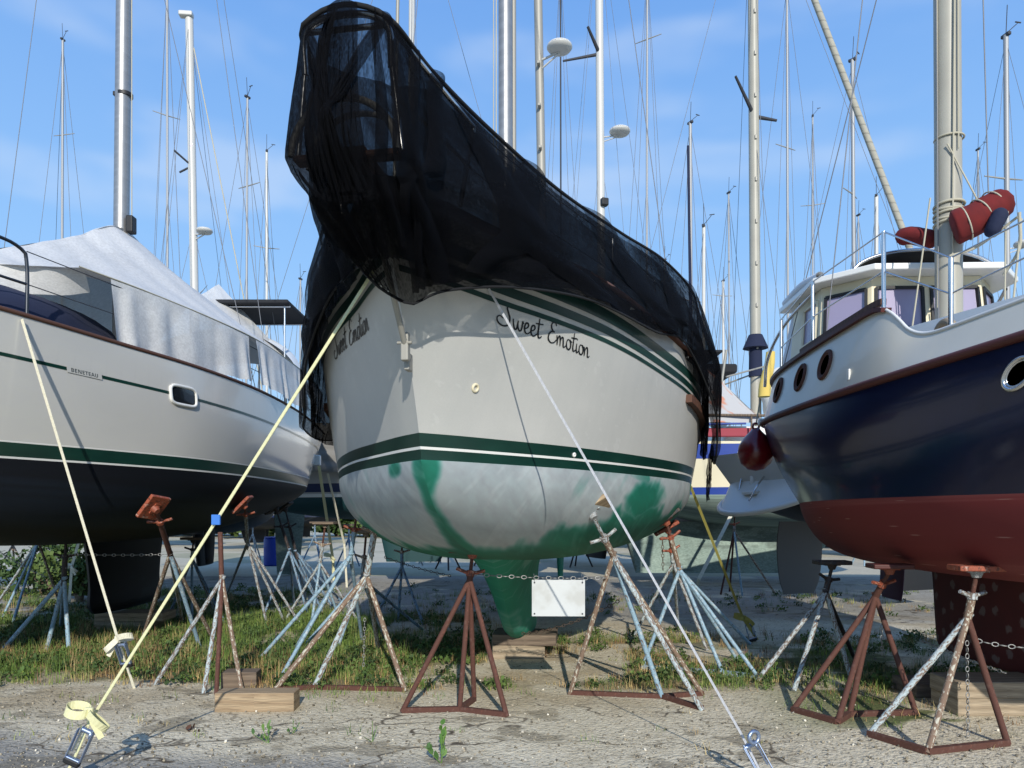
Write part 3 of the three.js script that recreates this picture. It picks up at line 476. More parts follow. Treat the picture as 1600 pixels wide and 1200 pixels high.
{
  const B = rightBoat, P = rightH.P, c = (y) => () => y, sh = (d) => (t) => P.sheer(t) - d;
  part('hull', [...band(rightH, c(1.74), sh(0), 14), ...transom(rightH)], M.navy, B);
  part('bottom', [...bottomBand(rightH, 18), ...transomLow(rightH)], M.redBottom, B);
  part('rubbing_strake', capRail(rightH, 0.035, 0, 0.01), M.teakRed, B);
  // bulwark: white side raised aft of t = 0.47, swept down to a low rail forward
  const rise = curve([[0, 0.3], [0.2, 0.28], [0.42, 0.26], [0.455, 0.28], [0.48, 0.36], [0.505, 0.52], [0.53, 0.615], [0.6, 0.61], [0.8, 0.56], [1, 0.5]]);
  const bul = (t, v, side, o = 0) => { const p = rightH.top(t, P.sheer(t), side); p.y += v * rise(t); p.x += side * (-0.13 * v + o); return p; };
  part('bulwark', [...[1, -1].map((s) => grid(90, 6, (u, v) => bul(u, v, s), (u, v, p) => [-p.z, p.y], s < 0)), grid(10, 6, (u, v) => bul(1, v, 1).lerp(bul(1, v, -1), u), (u, v, p) => [p.x, p.y])], M.bulwark, B);
  const railPts = (s, a, b) => { const pts = []; for (let i = 0; i <= 40; i++) { const p = bul(lerp(a, b, i / 40), 1, s); p.y += 0.01; pts.push(p); } return pts; };
  for (const s of [1, -1]) part('cap_rail', ribbon(railPts(s, 0.52, 1), 0.09, 0.035, V(1, 0, 0)), M.teakRed, B);
  part('rail_edge', [1, -1].map((s) => pipe(railPts(s, 0.02, 0.52), 0.014, 6, 80)), M.white, B);
  part('hand_rail', [-1].map((s) => ribbon(railPts(s, 0.535, 0.78).map((p) => p.add(V(0.04, 0.07, 0))), 0.05, 0.05, V(1, 0, 0))), M.teak, B);
  part('deck', grid(30, 6, (u, v) => { const a = bul(u, 0.15, 1), b = bul(u, 0.15, -1); a.x -= 0.02; b.x += 0.02; return a.lerp(b, v); }, null, true), M.nonskid, B);
  part('keel', foil([[1.3, 1.9, 5.1, 0.34], [1.0, 2.1, 5.0, 0.26], [0.6, 2.6, 4.95, 0.24], [0.3, 3.15, 4.9, 0.22], [0.24, 3.35, 4.8, 0.14]]), std({ roughness: 0.8, map: tex(256, 256, (u, v) => { const n = fbm(u * 6, v * 6, 6, 4, 341); const gx = (u * 6) % 1 - 0.5, gy = (v * 6 + Math.floor(u * 6) * 0.37) % 1 - 0.5, jit = hash2(Math.floor(u * 6), Math.floor(v * 6 + Math.floor(u * 6) * 0.37), 343); const d = Math.hypot(gx * 1.1, gy * 1.5) + (fbm(u * 30, v * 30, 30, 3, 345) - 0.5) * 0.35; return mixc(mixc([98, 36, 34], [76, 30, 30], n), [128, 122, 118], jit > 0.42 ? sstep(0.34, 0.22, d) * 0.7 : 0); }, [0.8, 0.8]) }), B, 'dark red keel dotted with grey primer patches');
  part('rudder', foil([[1.3, 5.6, 6.2, 0.06], [0.8, 5.65, 6.25, 0.05], [0.62, 5.7, 6.2, 0.04]]), std({ color: srgb(70, 40, 66), roughness: 0.7 }), B, 'small purple painted rudder');
  // portholes in the bulwark and one in the navy side
  const porthole = (t, y, r, mat, fn) => {
    const c0 = fn(t, y), e = 0.004, du = fn(t + e, y).sub(fn(t - e, y)).normalize(), dv = fn(t, y + 0.02).sub(fn(t, y - 0.02)).normalize(), n = V().crossVectors(du, dv).normalize(); if (n.x > 0) n.negate();
    const ring = (rad, h, rr2) => { const pts = []; for (let i = 0; i < 28; i++) { const a = i / 28 * Math.PI * 2; pts.push(c0.clone().addScaledVector(du, Math.cos(a) * rad).addScaledVector(dv, Math.sin(a) * rad).addScaledVector(n, h)); } return pipe(pts, rr2, 8, 56, true); };
    const ph = part('porthole', [ring(r, 0.006, r * 0.16), ring(r * 0.82, 0.004, r * 0.08)], mat, B);
    const g = new THREE.CircleGeometry(r * 0.84, 24); g.applyMatrix4(new THREE.Matrix4().makeBasis(du, dv, n)); g.translate(c0.x + n.x * 0.006, c0.y + n.y * 0.006, c0.z + n.z * 0.006);
    part('pane', g, M.glass, ph);
  };
  const onBul = (t, y) => { const p = rightH.top(t, P.sheer(t), -1), v = (y - p.y) / rise(t); return bul(t, v, -1); };
  for (const t of [0.655, 0.745, 0.855]) porthole(t, 3.02, 0.128, M.standRust, onBul);
  porthole(0.305, 2.48, 0.1, M.stainless, (t, y) => rightH.top(t, y, -1));
  { const p = onBul(0.575, 2.82); part('scupper', box(0.02, 0.1, 0.05, p.x - 0.004, p.y, p.z, 0.008), M.white, B); }
  { const p = bul(0.955, 0.03, -1); part('fairlead', box(0.08, 0.09, 0.08, p.x - 0.02, p.y, p.z, 0.02), M.white, B); }
  // trunk cabin forward of the wheelhouse, its top rising aft
  part('trunk_cabin', [...[1, -1].map((k) => grid(20, 4, (u, v) => V(k * (lerp(0.3, 0.94, Math.pow(u, 0.7)) - 0.1 * v) - 0.02, lerp(2.86, 3.14 + 0.3 * u, v), -1.15 - u * 4.1), (u, v, p) => [p.z, p.y], k < 0)), grid(20, 6, (u, v) => V(lerp(-1, 1, v) * (lerp(0.3, 0.94, Math.pow(u, 0.7)) - 0.1) - 0.02, 3.14 + 0.3 * u + 0.05 * Math.sin(Math.PI * v), -1.15 - u * 4.1), (u, v, p) => [p.x, p.z]), grid(4, 4, (u, v) => V(lerp(-1, 1, u) * (0.3 - 0.1 * v) - 0.02, lerp(2.86, 3.14, v), -1.15), (u, v, p) => [p.x, p.y])], M.white, B);
  part('trunk_rim', [1, -1].map((k) => pipe(Array.from({ length: 13 }, (_, i) => { const u = i / 12; return V(k * (lerp(0.3, 0.94, Math.pow(u, 0.7)) - 0.1) - 0.02, 3.145 + 0.3 * u, -1.15 - u * 4.1); }), 0.018, 6, 60))[0], M.white, B);
  part('round_port', new THREE.TorusGeometry(0.15, 0.035, 8, 28).rotateY(-Math.PI / 2).translate(-0.885, 3.0, -3.05), M.woodPale, B);
  // wheelhouse: three-faceted front, windows as openings with frames and panes
  const plan = [[-0.98, -6.25], [-0.98, -5.25], [-0.58, -4.85], [0.62, -4.85], [0.98, -5.25], [0.98, -6.25]], Y0 = 3.2, YA = 3.55, YB = 3.98, Y1 = 4.1;
  const Pt = (i, y) => V(plan[i][0] * (1 - 0.08 * (y - Y0)) - 0.12, y, plan[i][1] - (i > 0 && i < 5 ? 0.1 * (y - Y0) : 0));
  const quad = (i, j, a, b, y0, y1) => grid(1, 1, (u, v) => { const y = lerp(y0, y1, v); return Pt(i, y).lerp(Pt(j, y), lerp(a, b, u)); }, (u, v, p) => [p.x + p.z, p.y]);
  const wins = (i) => i === 2 ? [[0.04, 0.46], [0.54, 0.96]] : i === 0 || i === 4 ? [[0.45, 0.9]] : [[0.1, 0.9]];
  part('wheelhouse', (() => { const g = []; for (let i = 0; i < 5; i++) { g.push(quad(i, i + 1, 0, 1, Y0, YA), quad(i, i + 1, 0, 1, YB, Y1)); let a = 0; for (const [p, q] of wins(i)) { g.push(quad(i, i + 1, a, p, YA, YB)); a = q; } g.push(quad(i, i + 1, a, 1, YA, YB)); } g.push(quad(5, 0, 0, 1, Y0, Y1)); return g; })(), M.cream, B);
  for (let i = 0; i < 5; i++) for (const [p, q] of wins(i)) {
    const f = (a, y, o) => { const d = Pt(i, y).lerp(Pt(i + 1, y), a), t = Pt(i + 1, y).sub(Pt(i, y)), n = V(t.z, 0, -t.x).normalize(); if (n.dot(V(d.x, 0, d.z + 5.6)) < 0) n.negate(); return d.addScaledVector(n, o); };
    const k = [f(p, YA, 0.006), f(q, YA, 0.006), f(q, YB, 0.006), f(p, YB, 0.006)];
    const w = part('window', [0, 1, 2, 3].map((m) => beam(k[m], k[(m + 1) % 4], 0.03, 0.03)), i === 0 ? M.cream : M.black, B);
    part('pane', grid(1, 1, (u, v) => f(lerp(p, q, u), lerp(YA, YB, v), -0.004)), M.vinyl, w);
  }
  part('roof', [(() => { const s = new THREE.Shape(); [[-1.14, -6.4], [-1.16, -5.2], [-0.72, -4.72], [0.56, -4.72], [0.98, -5.2], [0.96, -6.4]].forEach(([x, z], i) => i ? s.lineTo(x, -z) : s.moveTo(x, -z)); const g = new THREE.ExtrudeGeometry(s, { depth: 0.045, bevelEnabled: true, bevelSize: 0.02, bevelThickness: 0.012, bevelSegments: 2 }); g.rotateX(-Math.PI / 2); g.translate(0, 4.115, 0); return g; })()], M.white, B);
  part('sun_canopy', grid(20, 8, (u, v) => { const a = Math.PI * (0.1 + 0.8 * u); return V(-0.12 - 0.72 * Math.cos(a), 4.13 + 0.24 * Math.sin(a), -4.95 - v * 1.3); }), M.canvasBlack, B, 'arched dark grey canvas on the roof');
  part('canopy_bow', pipe(Array.from({ length: 13 }, (_, i) => { const a = Math.PI * (0.06 + 0.88 * i / 12); return V(-0.12 - 0.74 * Math.cos(a), 4.13 + 0.25 * Math.sin(a), -4.93); }), 0.018, 8, 40), M.stainless, B);
  part('rolled_awning', pipe([V(-1.1, 4.2, -5.2), V(-1.12, 4.24, -5.7), V(-1.12, 4.2, -6.3)], 0.045, 10, 20), M.whiteWrap, B);
  // rails
  const st = [0.425, 0.535, 0.735, 0.9], hs = [0.52, 0.66, 0.72, 0.66];
  for (const s of [-1, 1]) {
    const b = st.map((t) => { const p = bul(t, 1, s); p.x -= s * 0.04; return p; });
    b.forEach((p, i) => part('stanchion', bar(p.clone(), p.clone().add(V(0, hs[i], 0)), 0.019), M.stainless, B));
    for (const f of [1, 0.5]) { const far = V(s * 0.35, 3.35 + 0.35 * f, 0.3); part('lifeline', [0, 1, 2].map((i) => bar(b[i].clone().add(V(0, hs[i] * f, 0)), b[i + 1].clone().add(V(0, hs[i + 1] * f, 0)), 0.007, 0.007, 5, true)).concat([bar(b[0].clone().add(V(0, hs[0] * f, 0)), far, 0.007, 0.007, 5, true)]), M.stainless, B); }
    part('stern_rail', pipe([V(s * 1.3, 3.22, -6.55), V(s * 1.3, 3.55, -6.42), V(s * 1.2, 3.88, -6.1), V(s * 1.05, 4.12, -5.5)], 0.02, 8, 30), M.stainless, B);
  }
  part('side_curtain', grid(14, 6, (u, v) => V(-1.08 + 0.1 * v + 0.02 * Math.sin(u * 19), 3.25 + 0.84 * v, -6.2 - u * (0.55 - 0.3 * v)), (u, v) => [u, v]), M.whiteWrap, B);
  // mast, furled red sail on its boom
  const mx = -0.17, mz = -4.35;
  const mast = part('mast', bar(V(mx, 3.2, mz), V(mx - 0.03, 13, mz - 0.05), 0.122, 0.118, 20), M.mastBeige, B);
  const q = (x, y, z) => V(mx + x, y, mz + z);
  part('halyard', [bar(q(-0.135, 3.6, 0.05), q(-0.13, 12, 0), 0.008, 0.008, 5, true), bar(q(-0.04, 3.8, 0.13), q(0.03, 12, 0.13), 0.009, 0.009, 5, true), bar(q(-0.08, 5.15, 0.12), q(0.3, 4.3, 0.2), 0.008, 0.008, 5, true), bar(q(0.02, 5.1, 0.13), q(0.02, 12.5, 0.1), 0.007, 0.007, 5, true)], M.rope, mast);
  part('rope_lashing', [0, 1, 2, 3, 4].map((i) => new THREE.TorusGeometry(0.13, 0.014, 6, 28).rotateX(Math.PI / 2 + 0.1 * (i % 2 ? 1 : -1)).translate(mx, 4.42 + i * 0.045, mz)).concat([new THREE.TorusGeometry(0.127, 0.01, 6, 28).rotateX(Math.PI / 2).translate(mx, 5.25, mz)]), M.rope, mast);
  part('shroud', [bar(V(1.45, 3.0, -4.4), q(0.2, 12.5, 0), 0.006, 0.006, 5, true), bar(V(-1.3, 3.0, -4.6), q(-0.2, 12.5, 0), 0.006, 0.006, 5, true), bar(q(0.32, 4.5, 0.1), q(0.18, 12, 0), 0.006, 0.006, 5, true), bar(q(-0.15, 3.3, 0.1), q(-0.16, 12, 0), 0.006, 0.006, 5, true), bar(V(-1.2, 3.3, -6.2), q(-0.1, 9, 0), 0.006, 0.006, 5, true)], M.wire, mast);
  const roll = (pts, rad, k) => { const c = new THREE.CatmullRomCurve3(pts), n = 40, m = 24, fr = c.computeFrenetFrames(n); return grid(n, m, (u, v, i) => { const p = c.getPoint(u), a = v * Math.PI * 2, r = rad(u) * (1 + 0.06 * Math.sin(a * 2 + u * 3 + k) + 0.03 * Math.sin(a * 11 - u * 5 + k * 2) + 0.16 * (fbm(u * 5 + k, v * 10, 10, 4, 360 + k) - 0.5)); return p.addScaledVector(fr.normals[i], Math.cos(a) * r).addScaledVector(fr.binormals[i], Math.sin(a) * r * 1.1); }, (u, v) => [u * 1.5, v]); };
  const plump = (r, e) => (u) => r * Math.sqrt(Math.max(0.0004, 1 - Math.pow(Math.abs(u * 2 - 1), e)));
  part('sail_cover', roll([q(-0.08, 4.3, 0.2), q(0.06, 4.35, 0.26), q(0.2, 4.43, 0.28), q(0.36, 4.53, 0.28)], plump(0.15, 18), 1), M.redCanvas, B, 'furled dark red sail cover beside the mast');
  part('sail_lashing', [0.25, 0.55, 0.8].map((f) => { const c = new THREE.CatmullRomCurve3([q(-0.08, 4.3, 0.2), q(0.06, 4.35, 0.26), q(0.2, 4.43, 0.28), q(0.36, 4.53, 0.28)]), p = c.getPoint(f), t = c.getTangent(f); const g = new THREE.TorusGeometry(0.158, 0.007, 6, 28); g.applyQuaternion(new THREE.Quaternion().setFromUnitVectors(V(0, 0, 1), t)); g.translate(p.x, p.y, p.z); return g; }), M.rope, B);
  part('sail_end', roll([q(0.14, 4.14, 0.42), q(0.18, 4.27, 0.46), q(0.24, 4.38, 0.47)], plump(0.07, 4), 4), M.canvasNavy, B);
  part('sail_cover', roll([q(-0.04, 4.32, -0.14), q(-0.13, 4.38, -0.24), q(-0.22, 4.44, -0.34), q(-0.28, 4.44, -0.44)], plump(0.085, 10), 2), M.redCanvas, B);
  part('sheet_rope', [pipe([q(0.3, 4.3, 0.6), q(0.33, 4.0, 0.55), q(0.28, 3.8, 0.4)], 0.014), pipe([q(-0.1, 4.05, 0.2), q(0.1, 4.1, 0.3), q(0.32, 4.28, 0.55)], 0.012), bar(q(0.33, 4.25, 0.58), q(0.3, 3.45, 0.5), 0.01), bar(q(0.24, 4.2, 0.5), q(0.26, 3.4, 0.45), 0.008), bar(q(-0.28, 4.6, 0.2), q(-0.4, 3.4, 0.1), 0.008)], M.rope, B);
}
// ================================================================ black shade netting over the bow and rails of the middle boat
{
  const T = thing('shade_net', 'black see-through shade netting draped over the bow pulpit and rails of the middle boat', 'netting', [mainBoat.position.x, 0, mainBoat.position.z], mainBoat.rotation.y);
  // columns from starboard aft round the pulpit to port aft: [top, over the rail, gathered, lower edge], each [x, y, s]
  const C = [
    [[-2.0, 3.5, 4.6], [-2.14, 3.1, 4.6], [-2.16, 2.85, 4.6], [-2.17, 2.55, 4.6]],
    [[-1.86, 3.6, 3.5], [-2.04, 3.15, 3.5], [-2.06, 2.8, 3.5], [-2.08, 2.42, 3.4]],
    [[-1.56, 3.68, 2.6], [-1.84, 3.2, 2.6], [-1.9, 2.85, 2.6], [-1.9, 2.44, 2.55]],
    [[-1.2, 3.72, 1.7], [-1.48, 3.26, 1.7], [-1.56, 2.95, 1.75], [-1.56, 2.5, 1.8]],
    [[-0.8, 3.74, 0.7], [-1.08, 3.3, 0.8], [-1.18, 3.06, 0.95], [-1.26, 2.78, 1.15]],
    [[-0.46, 3.77, -0.2], [-0.66, 3.32, 0.08], [-0.68, 3.14, 0.1], [-0.68, 2.96, 0.16]],
    [[-0.3, 3.8, -0.85], [-0.34, 3.24, -0.85], [-0.26, 3.1, -0.7], [-0.24, 2.96, -0.5]],
    [[-0.225, 3.81, -1.22], [-0.285, 3.245, -1.25], [-0.2, 3.05, -1.2], [-0.1, 2.86, -0.72]],
    [[-0.13, 3.86, -1.27], [-0.15, 3.24, -1.34], [-0.1, 3.03, -1.24], [-0.04, 2.8, -0.7]],
    [[0, 3.885, -1.28], [-0.01, 3.22, -1.4], [0.0, 3.0, -1.26], [0.02, 2.76, -0.66]],
    [[0.13, 3.86, -1.27], [0.14, 3.24, -1.34], [0.12, 3.03, -1.22], [0.07, 2.74, -0.62]],
    [[0.225, 3.81, -1.22], [0.255, 3.245, -1.25], [0.22, 3.06, -1.14], [0.12, 2.73, -0.58]],
    [[0.3, 3.8, -0.85], [0.37, 3.26, -0.85], [0.34, 3.1, -0.8], [0.28, 2.83, -0.46]],
    [[0.47, 3.82, -0.2], [0.62, 3.32, -0.2], [0.62, 3.14, -0.15], [0.62, 2.94, -0.08]],
    [[0.79, 3.82, 0.7], [0.98, 3.34, 0.7], [1.03, 3.2, 0.7], [1.02, 3.03, 0.6]],
    [[1.18, 3.88, 1.7], [1.42, 3.3, 1.7], [1.46, 3.2, 1.7], [1.45, 3.05, 1.6]],
    [[1.56, 3.93, 2.6], [1.8, 3.3, 2.6], [1.79, 3.18, 2.6], [1.76, 3.12, 2.5]],
    [[1.88, 3.84, 3.4], [2.08, 3.25, 3.4], [2.12, 3.0, 3.4], [2.1, 2.62, 3.4]],
    [[1.98, 3.7, 4.1], [2.14, 3.15, 4.1], [2.16, 2.7, 4.1], [2.16, 2.18, 4.05]],
    [[2.0, 3.62, 4.8], [2.14, 3.1, 4.8], [2.18, 2.7, 4.8], [2.18, 2.3, 4.8]],
  ];
  const rows = [0, 1, 2, 3].map((k) => C.map((c) => V(c[k][0], c[k][1], -c[k][2])));
  const fold = (k, amp) => (u, v) => amp * sstep(0, 0.25, v) * (0.55 * Math.sin(u * 150 + 3 * Math.sin(v * 5 + u * 31) + k) * (0.4 + fbm(u * 18, v * 3, 18, 3, 400 + k)) + 1.5 * (fbm(u * 30, v * 5, 30, 4, 410 + k) - 0.5));
  part('outer_sheet', sheet(rows, 280, 45, fold(0, 0.022), true), M.blackNet, T);
  const shift = (k, i0, i1, dx, dy) => [0, 1, 2, 3].map((r) => C.slice(i0, i1 + 1).map((c) => V(c[r][0] * (1 - dx), c[r][1] + dy * r, -c[r][2])));
  part('inner_sheet', sheet(shift(1, 11, 19, 0.05, 0.015), 140, 30, fold(2, 0.03), true), M.blackNet, T);
  part('inner_sheet', sheet(shift(2, 0, 6, 0.05, -0.02), 110, 30, fold(4, 0.03), true), M.blackNet, T);
  // loose breadth hanging down the middle of the bag and gathered in a knot
  const flap = (pts) => pts.map((r) => r.map(([x, y, s]) => V(x, y, -s)));
  part('loose_fold', sheet(flap([[[-0.07, 3.88, -1.29], [0, 3.9, -1.3], [0.07, 3.88, -1.29]], [[-0.08, 3.72, -1.3], [-0.02, 3.72, -1.36], [0.08, 3.72, -1.3]], [[-0.12, 3.5, -1.32], [-0.02, 3.5, -1.4], [0.09, 3.48, -1.32]], [[-0.15, 3.24, -1.34], [-0.01, 3.24, -1.45], [0.12, 3.22, -1.34]], [[-0.16, 3.06, -1.22], [0, 3.0, -1.28], [0.14, 3.06, -1.2]]]), 44, 44, fold(6, 0.03)), M.blackNet, T);
  part('loose_fold', sheet(flap([[[-0.21, 3.8, -1.24], [-0.17, 3.82, -1.26]], [[-0.12, 3.6, -1.33], [-0.06, 3.6, -1.36]], [[-0.05, 3.4, -1.42], [0.0, 3.38, -1.44]], [[-0.02, 3.28, -1.45], [0.03, 3.27, -1.46]], [[-0.06, 3.04, -1.3], [0.05, 3.04, -1.3]]]), 14, 44, fold(8, 0.02)), M.blackNet, T);
  part('loose_fold', sheet(flap([[[0.2, 3.8, -1.24], [0.15, 3.82, -1.26]], [[0.13, 3.6, -1.33], [0.07, 3.6, -1.36]], [[0.06, 3.42, -1.41], [0.0, 3.4, -1.44]], [[0.02, 3.29, -1.45], [-0.04, 3.27, -1.46]], [[0.1, 3.04, -1.28], [-0.02, 3.04, -1.3]]]), 14, 44, fold(9, 0.02)), M.blackNet, T);
  // netting bunched around the stem head
  part('gathered_sheet', sheet(flap([[[-0.3, 3.26, -0.8], [0, 3.2, -1.1], [0.34, 3.28, -0.8]], [[-0.3, 3.12, -0.78], [0, 3.05, -1.08], [0.34, 3.14, -0.72]], [[-0.2, 2.98, -0.66], [0.02, 2.9, -0.82], [0.3, 3.0, -0.52]]]), 60, 24, fold(11, 0.05)), M.blackNet, T);
  // breadth laid across the deck between the rails, sagging
  part('deck_sheet', sheet([0, 1, 2, 3, 4].map((k) => C.slice(0, 8).map((c, i) => { const o = C[19 - i], f = k / 4, s = -lerp(c[0][2], o[0][2], f); return V(lerp(c[0][0], o[0][0], f), 3.72 - 0.3 * Math.sin(Math.PI * f) * Math.min(1, (Math.abs(c[0][0]) - 0.15) * 1.6), s); })), 60, 24, (u, v) => 0.05 * (fbm(u * 10, v * 6, 10, 3, 430) - 0.5)), M.blackNet, T);
  const hem = (k, r) => pipe(rows[k], r, 6, 240);
  part('hem', hem(3, 0.008), M.blackHem, T);
  part('edge_cord', hem(0, 0.012), M.blackHem, T);
  // folds and doubled breadths lying on the outer sheet
  const cR = rows.map((r) => new THREE.CatmullRomCurve3(r, false, 'catmullrom', 0.5));
  const onNet = (u, v, out) => { const k = Math.min(2, Math.floor(v * 3)), f = v * 3 - k, p = cR[k].getPoint(clamp(u)).lerp(cR[k + 1].getPoint(clamp(u)), f), q = cR[k].getPoint(clamp(u + 0.01)).lerp(cR[k + 1].getPoint(clamp(u + 0.01)), f), r = cR[k + 1].getPoint(clamp(u)).sub(cR[k].getPoint(clamp(u))), n = V().crossVectors(q.sub(p), r).normalize(); if (n.x * Math.sign(u - 0.475) < 0 && Math.abs(u - 0.475) > 0.06) n.negate(); return p.addScaledVector(n, out); };
  [[0.56, 0.0, 0.62, 0.95, 0.022], [0.6, 0.02, 0.6, 0.9, 0.012], [0.64, 0.0, 0.58, 0.7, 0.014], [0.66, 0.05, 0.74, 0.98, 0.03], [0.71, 0.0, 0.66, 0.9, 0.018], [0.77, 0.0, 0.82, 1.0, 0.03], [0.83, 0.02, 0.8, 0.95, 0.02], [0.88, 0.0, 0.93, 1.0, 0.035], [0.93, 0.0, 0.9, 1.0, 0.03], [0.3, 0.0, 0.27, 1.0, 0.03], [0.22, 0.0, 0.25, 1.0, 0.03], [0.14, 0.02, 0.12, 1.0, 0.04], [0.535, 0.0, 0.56, 0.8, 0.016]].forEach(([u0, v0, u1, v1, w], k) => part('net_fold', grid(10, 40, (a, b) => { const u = lerp(u0, u1, b) + (a - 0.5) * w * (0.5 + 0.9 * Math.sin(Math.PI * (0.15 + 0.7 * b))) + 0.006 * Math.sin(b * 9 + k * 2), v = lerp(v0, v1, b); return onNet(u, v, 0.012 + 0.028 * Math.sin(Math.PI * a) * (0.4 + 0.6 * Math.abs(Math.sin(b * 7 + k)))); }, (a, b) => [a * 0.2, b]), M.blackNet, T));
  // tails of netting hanging at the two sides
  part('hanging_tail', sheet([[V(2.1, 2.35, -3.9), V(2.13, 2.36, -4.02), V(2.16, 2.3, -4.15)], [V(2.07, 2.05, -3.95), V(2.1, 2.06, -4.03), V(2.13, 2.02, -4.12)], [V(2.06, 1.8, -3.99), V(2.08, 1.74, -4.04), V(2.1, 1.82, -4.1)]], 12, 16, fold(12, 0.02)), M.blackNet, T);
}
// ================================================================ grey netting tent on the left boat
{
  const bx = leftBoat.position.x, bz = leftBoat.position.z;
  const T = thing('boat_cover', 'light grey netting tent stretched from the mast to the rails of the left boat', 'cover', [bx, 0, bz]);
  const ridge = [[0, 4.05, 2.4], [0, 4.46, 3.35], [0, 5.08, 4.7], [-0.02, 5.64, 5.9], [0, 5.46, 7.2], [0, 5.36, 8.3], [0.1, 5.86, 9.25]];
  const edge = [[1.36, 3.98, 2.45], [1.62, 3.96, 3.1], [1.95, 3.93, 4.2], [2.16, 3.9, 5.2], [2.22, 3.87, 6.6], [2.17, 3.84, 8], [2.0, 3.82, 9.3]];
  const row = (a, m = 1) => a.map(([x, y, s]) => V(x * m, y, -s));
  const midRow = (f, sag) => ridge.map((r, i) => V(lerp(r[0], edge[i][0], f), lerp(r[1], edge[i][1], f) - sag, -lerp(r[2], edge[i][2], f)));
  part('roof', sheet([row(ridge), midRow(0.33, 0.03), midRow(0.66, 0.03), row(edge)], 100, 30, (u, v) => 0.025 * (fbm(u * 12, v * 3, 12, 4, 440) - 0.5) + 0.006 * Math.sin(u * 90 + v * 8), true), M.greyNet, T);
  part('roof', sheet([row(ridge), midRow(0.5, 0.07), row(edge)].map((r) => r.map((p) => V(-p.x, p.y, p.z))), 50, 14, (u, v) => 0.05 * (fbm(u * 9, v * 5, 9, 4, 442) - 0.5)), M.greyNet, T);
  part('front_flap', sheet([[V(0, 4.05, -2.4), V(0.7, 4.0, -2.45), V(1.34, 3.98, -2.55)], [V(0.1, 3.8, -2.2), V(0.75, 3.74, -2.5), V(1.3, 3.8, -2.75)]], 20, 6, (u, v) => 0.03 * Math.sin(u * 14)), M.greyNet, T);
  const low = edge.map(([x, y, s], i) => V(x + 0.06, leftH.P.sheer((s + 0.6) / 10.9) + 0.03 + (i === 3 ? 0.06 : i === 5 ? 0.05 : 0), -s));
  const skirt = (a, b, k) => { const e = row(edge), top = [], bot = []; const ce = new THREE.CatmullRomCurve3(e), cl = new THREE.CatmullRomCurve3(low); for (let i = 0; i <= 8; i++) { const u = lerp(a, b, i / 8); top.push(ce.getPoint(u)); bot.push(cl.getPoint(u)); } return sheet([top, bot], 80, 16, (u, v) => (0.012 + 0.018 * v) * Math.sin(u * 34 + k + 9 * fbm(u * 6, 0.3, 8, 2, 450 + k)) * (0.3 + fbm(u * 7, v * 2, 7, 3, 452 + k)) * sstep(0, 0.3, v)); };
  part('skirt', skirt(0.085, 0.46, 1), M.greyNet, T);
  part('skirt', skirt(0.49, 0.76, 3), M.greyNet, T);
  part('skirt', skirt(0.77, 1.0, 5), M.greyNet, T);
  part('lashing_line', pipe([...row(edge)], 0.008, 5, 80), M.rope, T);
  const dome = thing('cockpit_cover', 'white wrap cover domed over the cockpit of the left boat', 'cover', [bx, 0, bz]);
  part('top', sheet([[V(-1.5, 4.0, -8.9), V(-0.8, 4.7, -8.9), V(0.3, 4.95, -8.95), V(1.3, 4.6, -8.95), V(1.8, 3.95, -8.95)], [V(-1.5, 4.0, -9.6), V(-0.8, 4.75, -9.6), V(0.3, 5.05, -9.6), V(1.3, 4.7, -9.6), V(1.75, 3.9, -9.6)], [V(-1.4, 3.8, -10.2), V(-0.8, 4.4, -10.3), V(0.3, 4.6, -10.3), V(1.2, 4.3, -10.2), V(1.6, 3.8, -10.1)]], 40, 24, (u, v) => 0.06 * (fbm(u * 6, v * 6, 6, 4, 460) - 0.5)), M.whiteWrap, dome);
  part('curtain', sheet([[V(1.8, 3.95, -8.95), V(1.75, 3.9, -9.6), V(1.6, 3.8, -10.1)], [V(1.98, 3.45, -8.95), V(1.9, 3.42, -9.6), V(1.72, 3.4, -10.1)]], 50, 8, (u, v) => 0.04 * v * Math.sin(u * 40)), M.greyNet, dome);
  // the dinghy lying on the foredeck under a navy cover
  const d = solo('dinghy_cover', (() => { const g = new THREE.SphereGeometry(1, 48, 30); const p = g.attributes.position; for (let i = 0; i < p.count; i++) { const x = p.getX(i), y = p.getY(i), z = p.getZ(i), k = 1 + 0.18 * (fbm(x * 3 + 9, z * 3 + y * 2 + 9, 64, 4, 470) - 0.5); p.setXYZ(i, bx + 0.42 + x * 0.86 * k, 3.36 + Math.max(-0.1, y) * 0.46 * k, bz - 3.0 + z * 1.5 * k); } g.computeVertexNormals(); return g; })(), M.canvasNavy, 'dark navy canvas bundle lying on the foredeck under the grey netting', 'cover');
  const bim = thing('bimini', 'flat dark sun roof on posts above the cockpit of the left boat', 'canopy', [bx, 0, bz]);
  part('panel', box(1.9, 0.07, 1.6, 0.55, 5.42, -9.6, 0.02), M.canvasBlack, bim);
  for (const [x, z] of [[-0.3, -8.95], [1.4, -8.95], [-0.3, -10.25], [1.4, -10.25]]) part('post', bar(V(x, 3.2, z), V(x, 5.4, z), 0.016), M.stainless, bim);
  part('frame', [bar(V(-0.4, 5.36, -8.95), V(1.5, 5.36, -8.95), 0.016), bar(V(-0.4, 5.36, -10.25), V(1.5, 5.36, -10.25), 0.016)], M.stainless, bim);
}
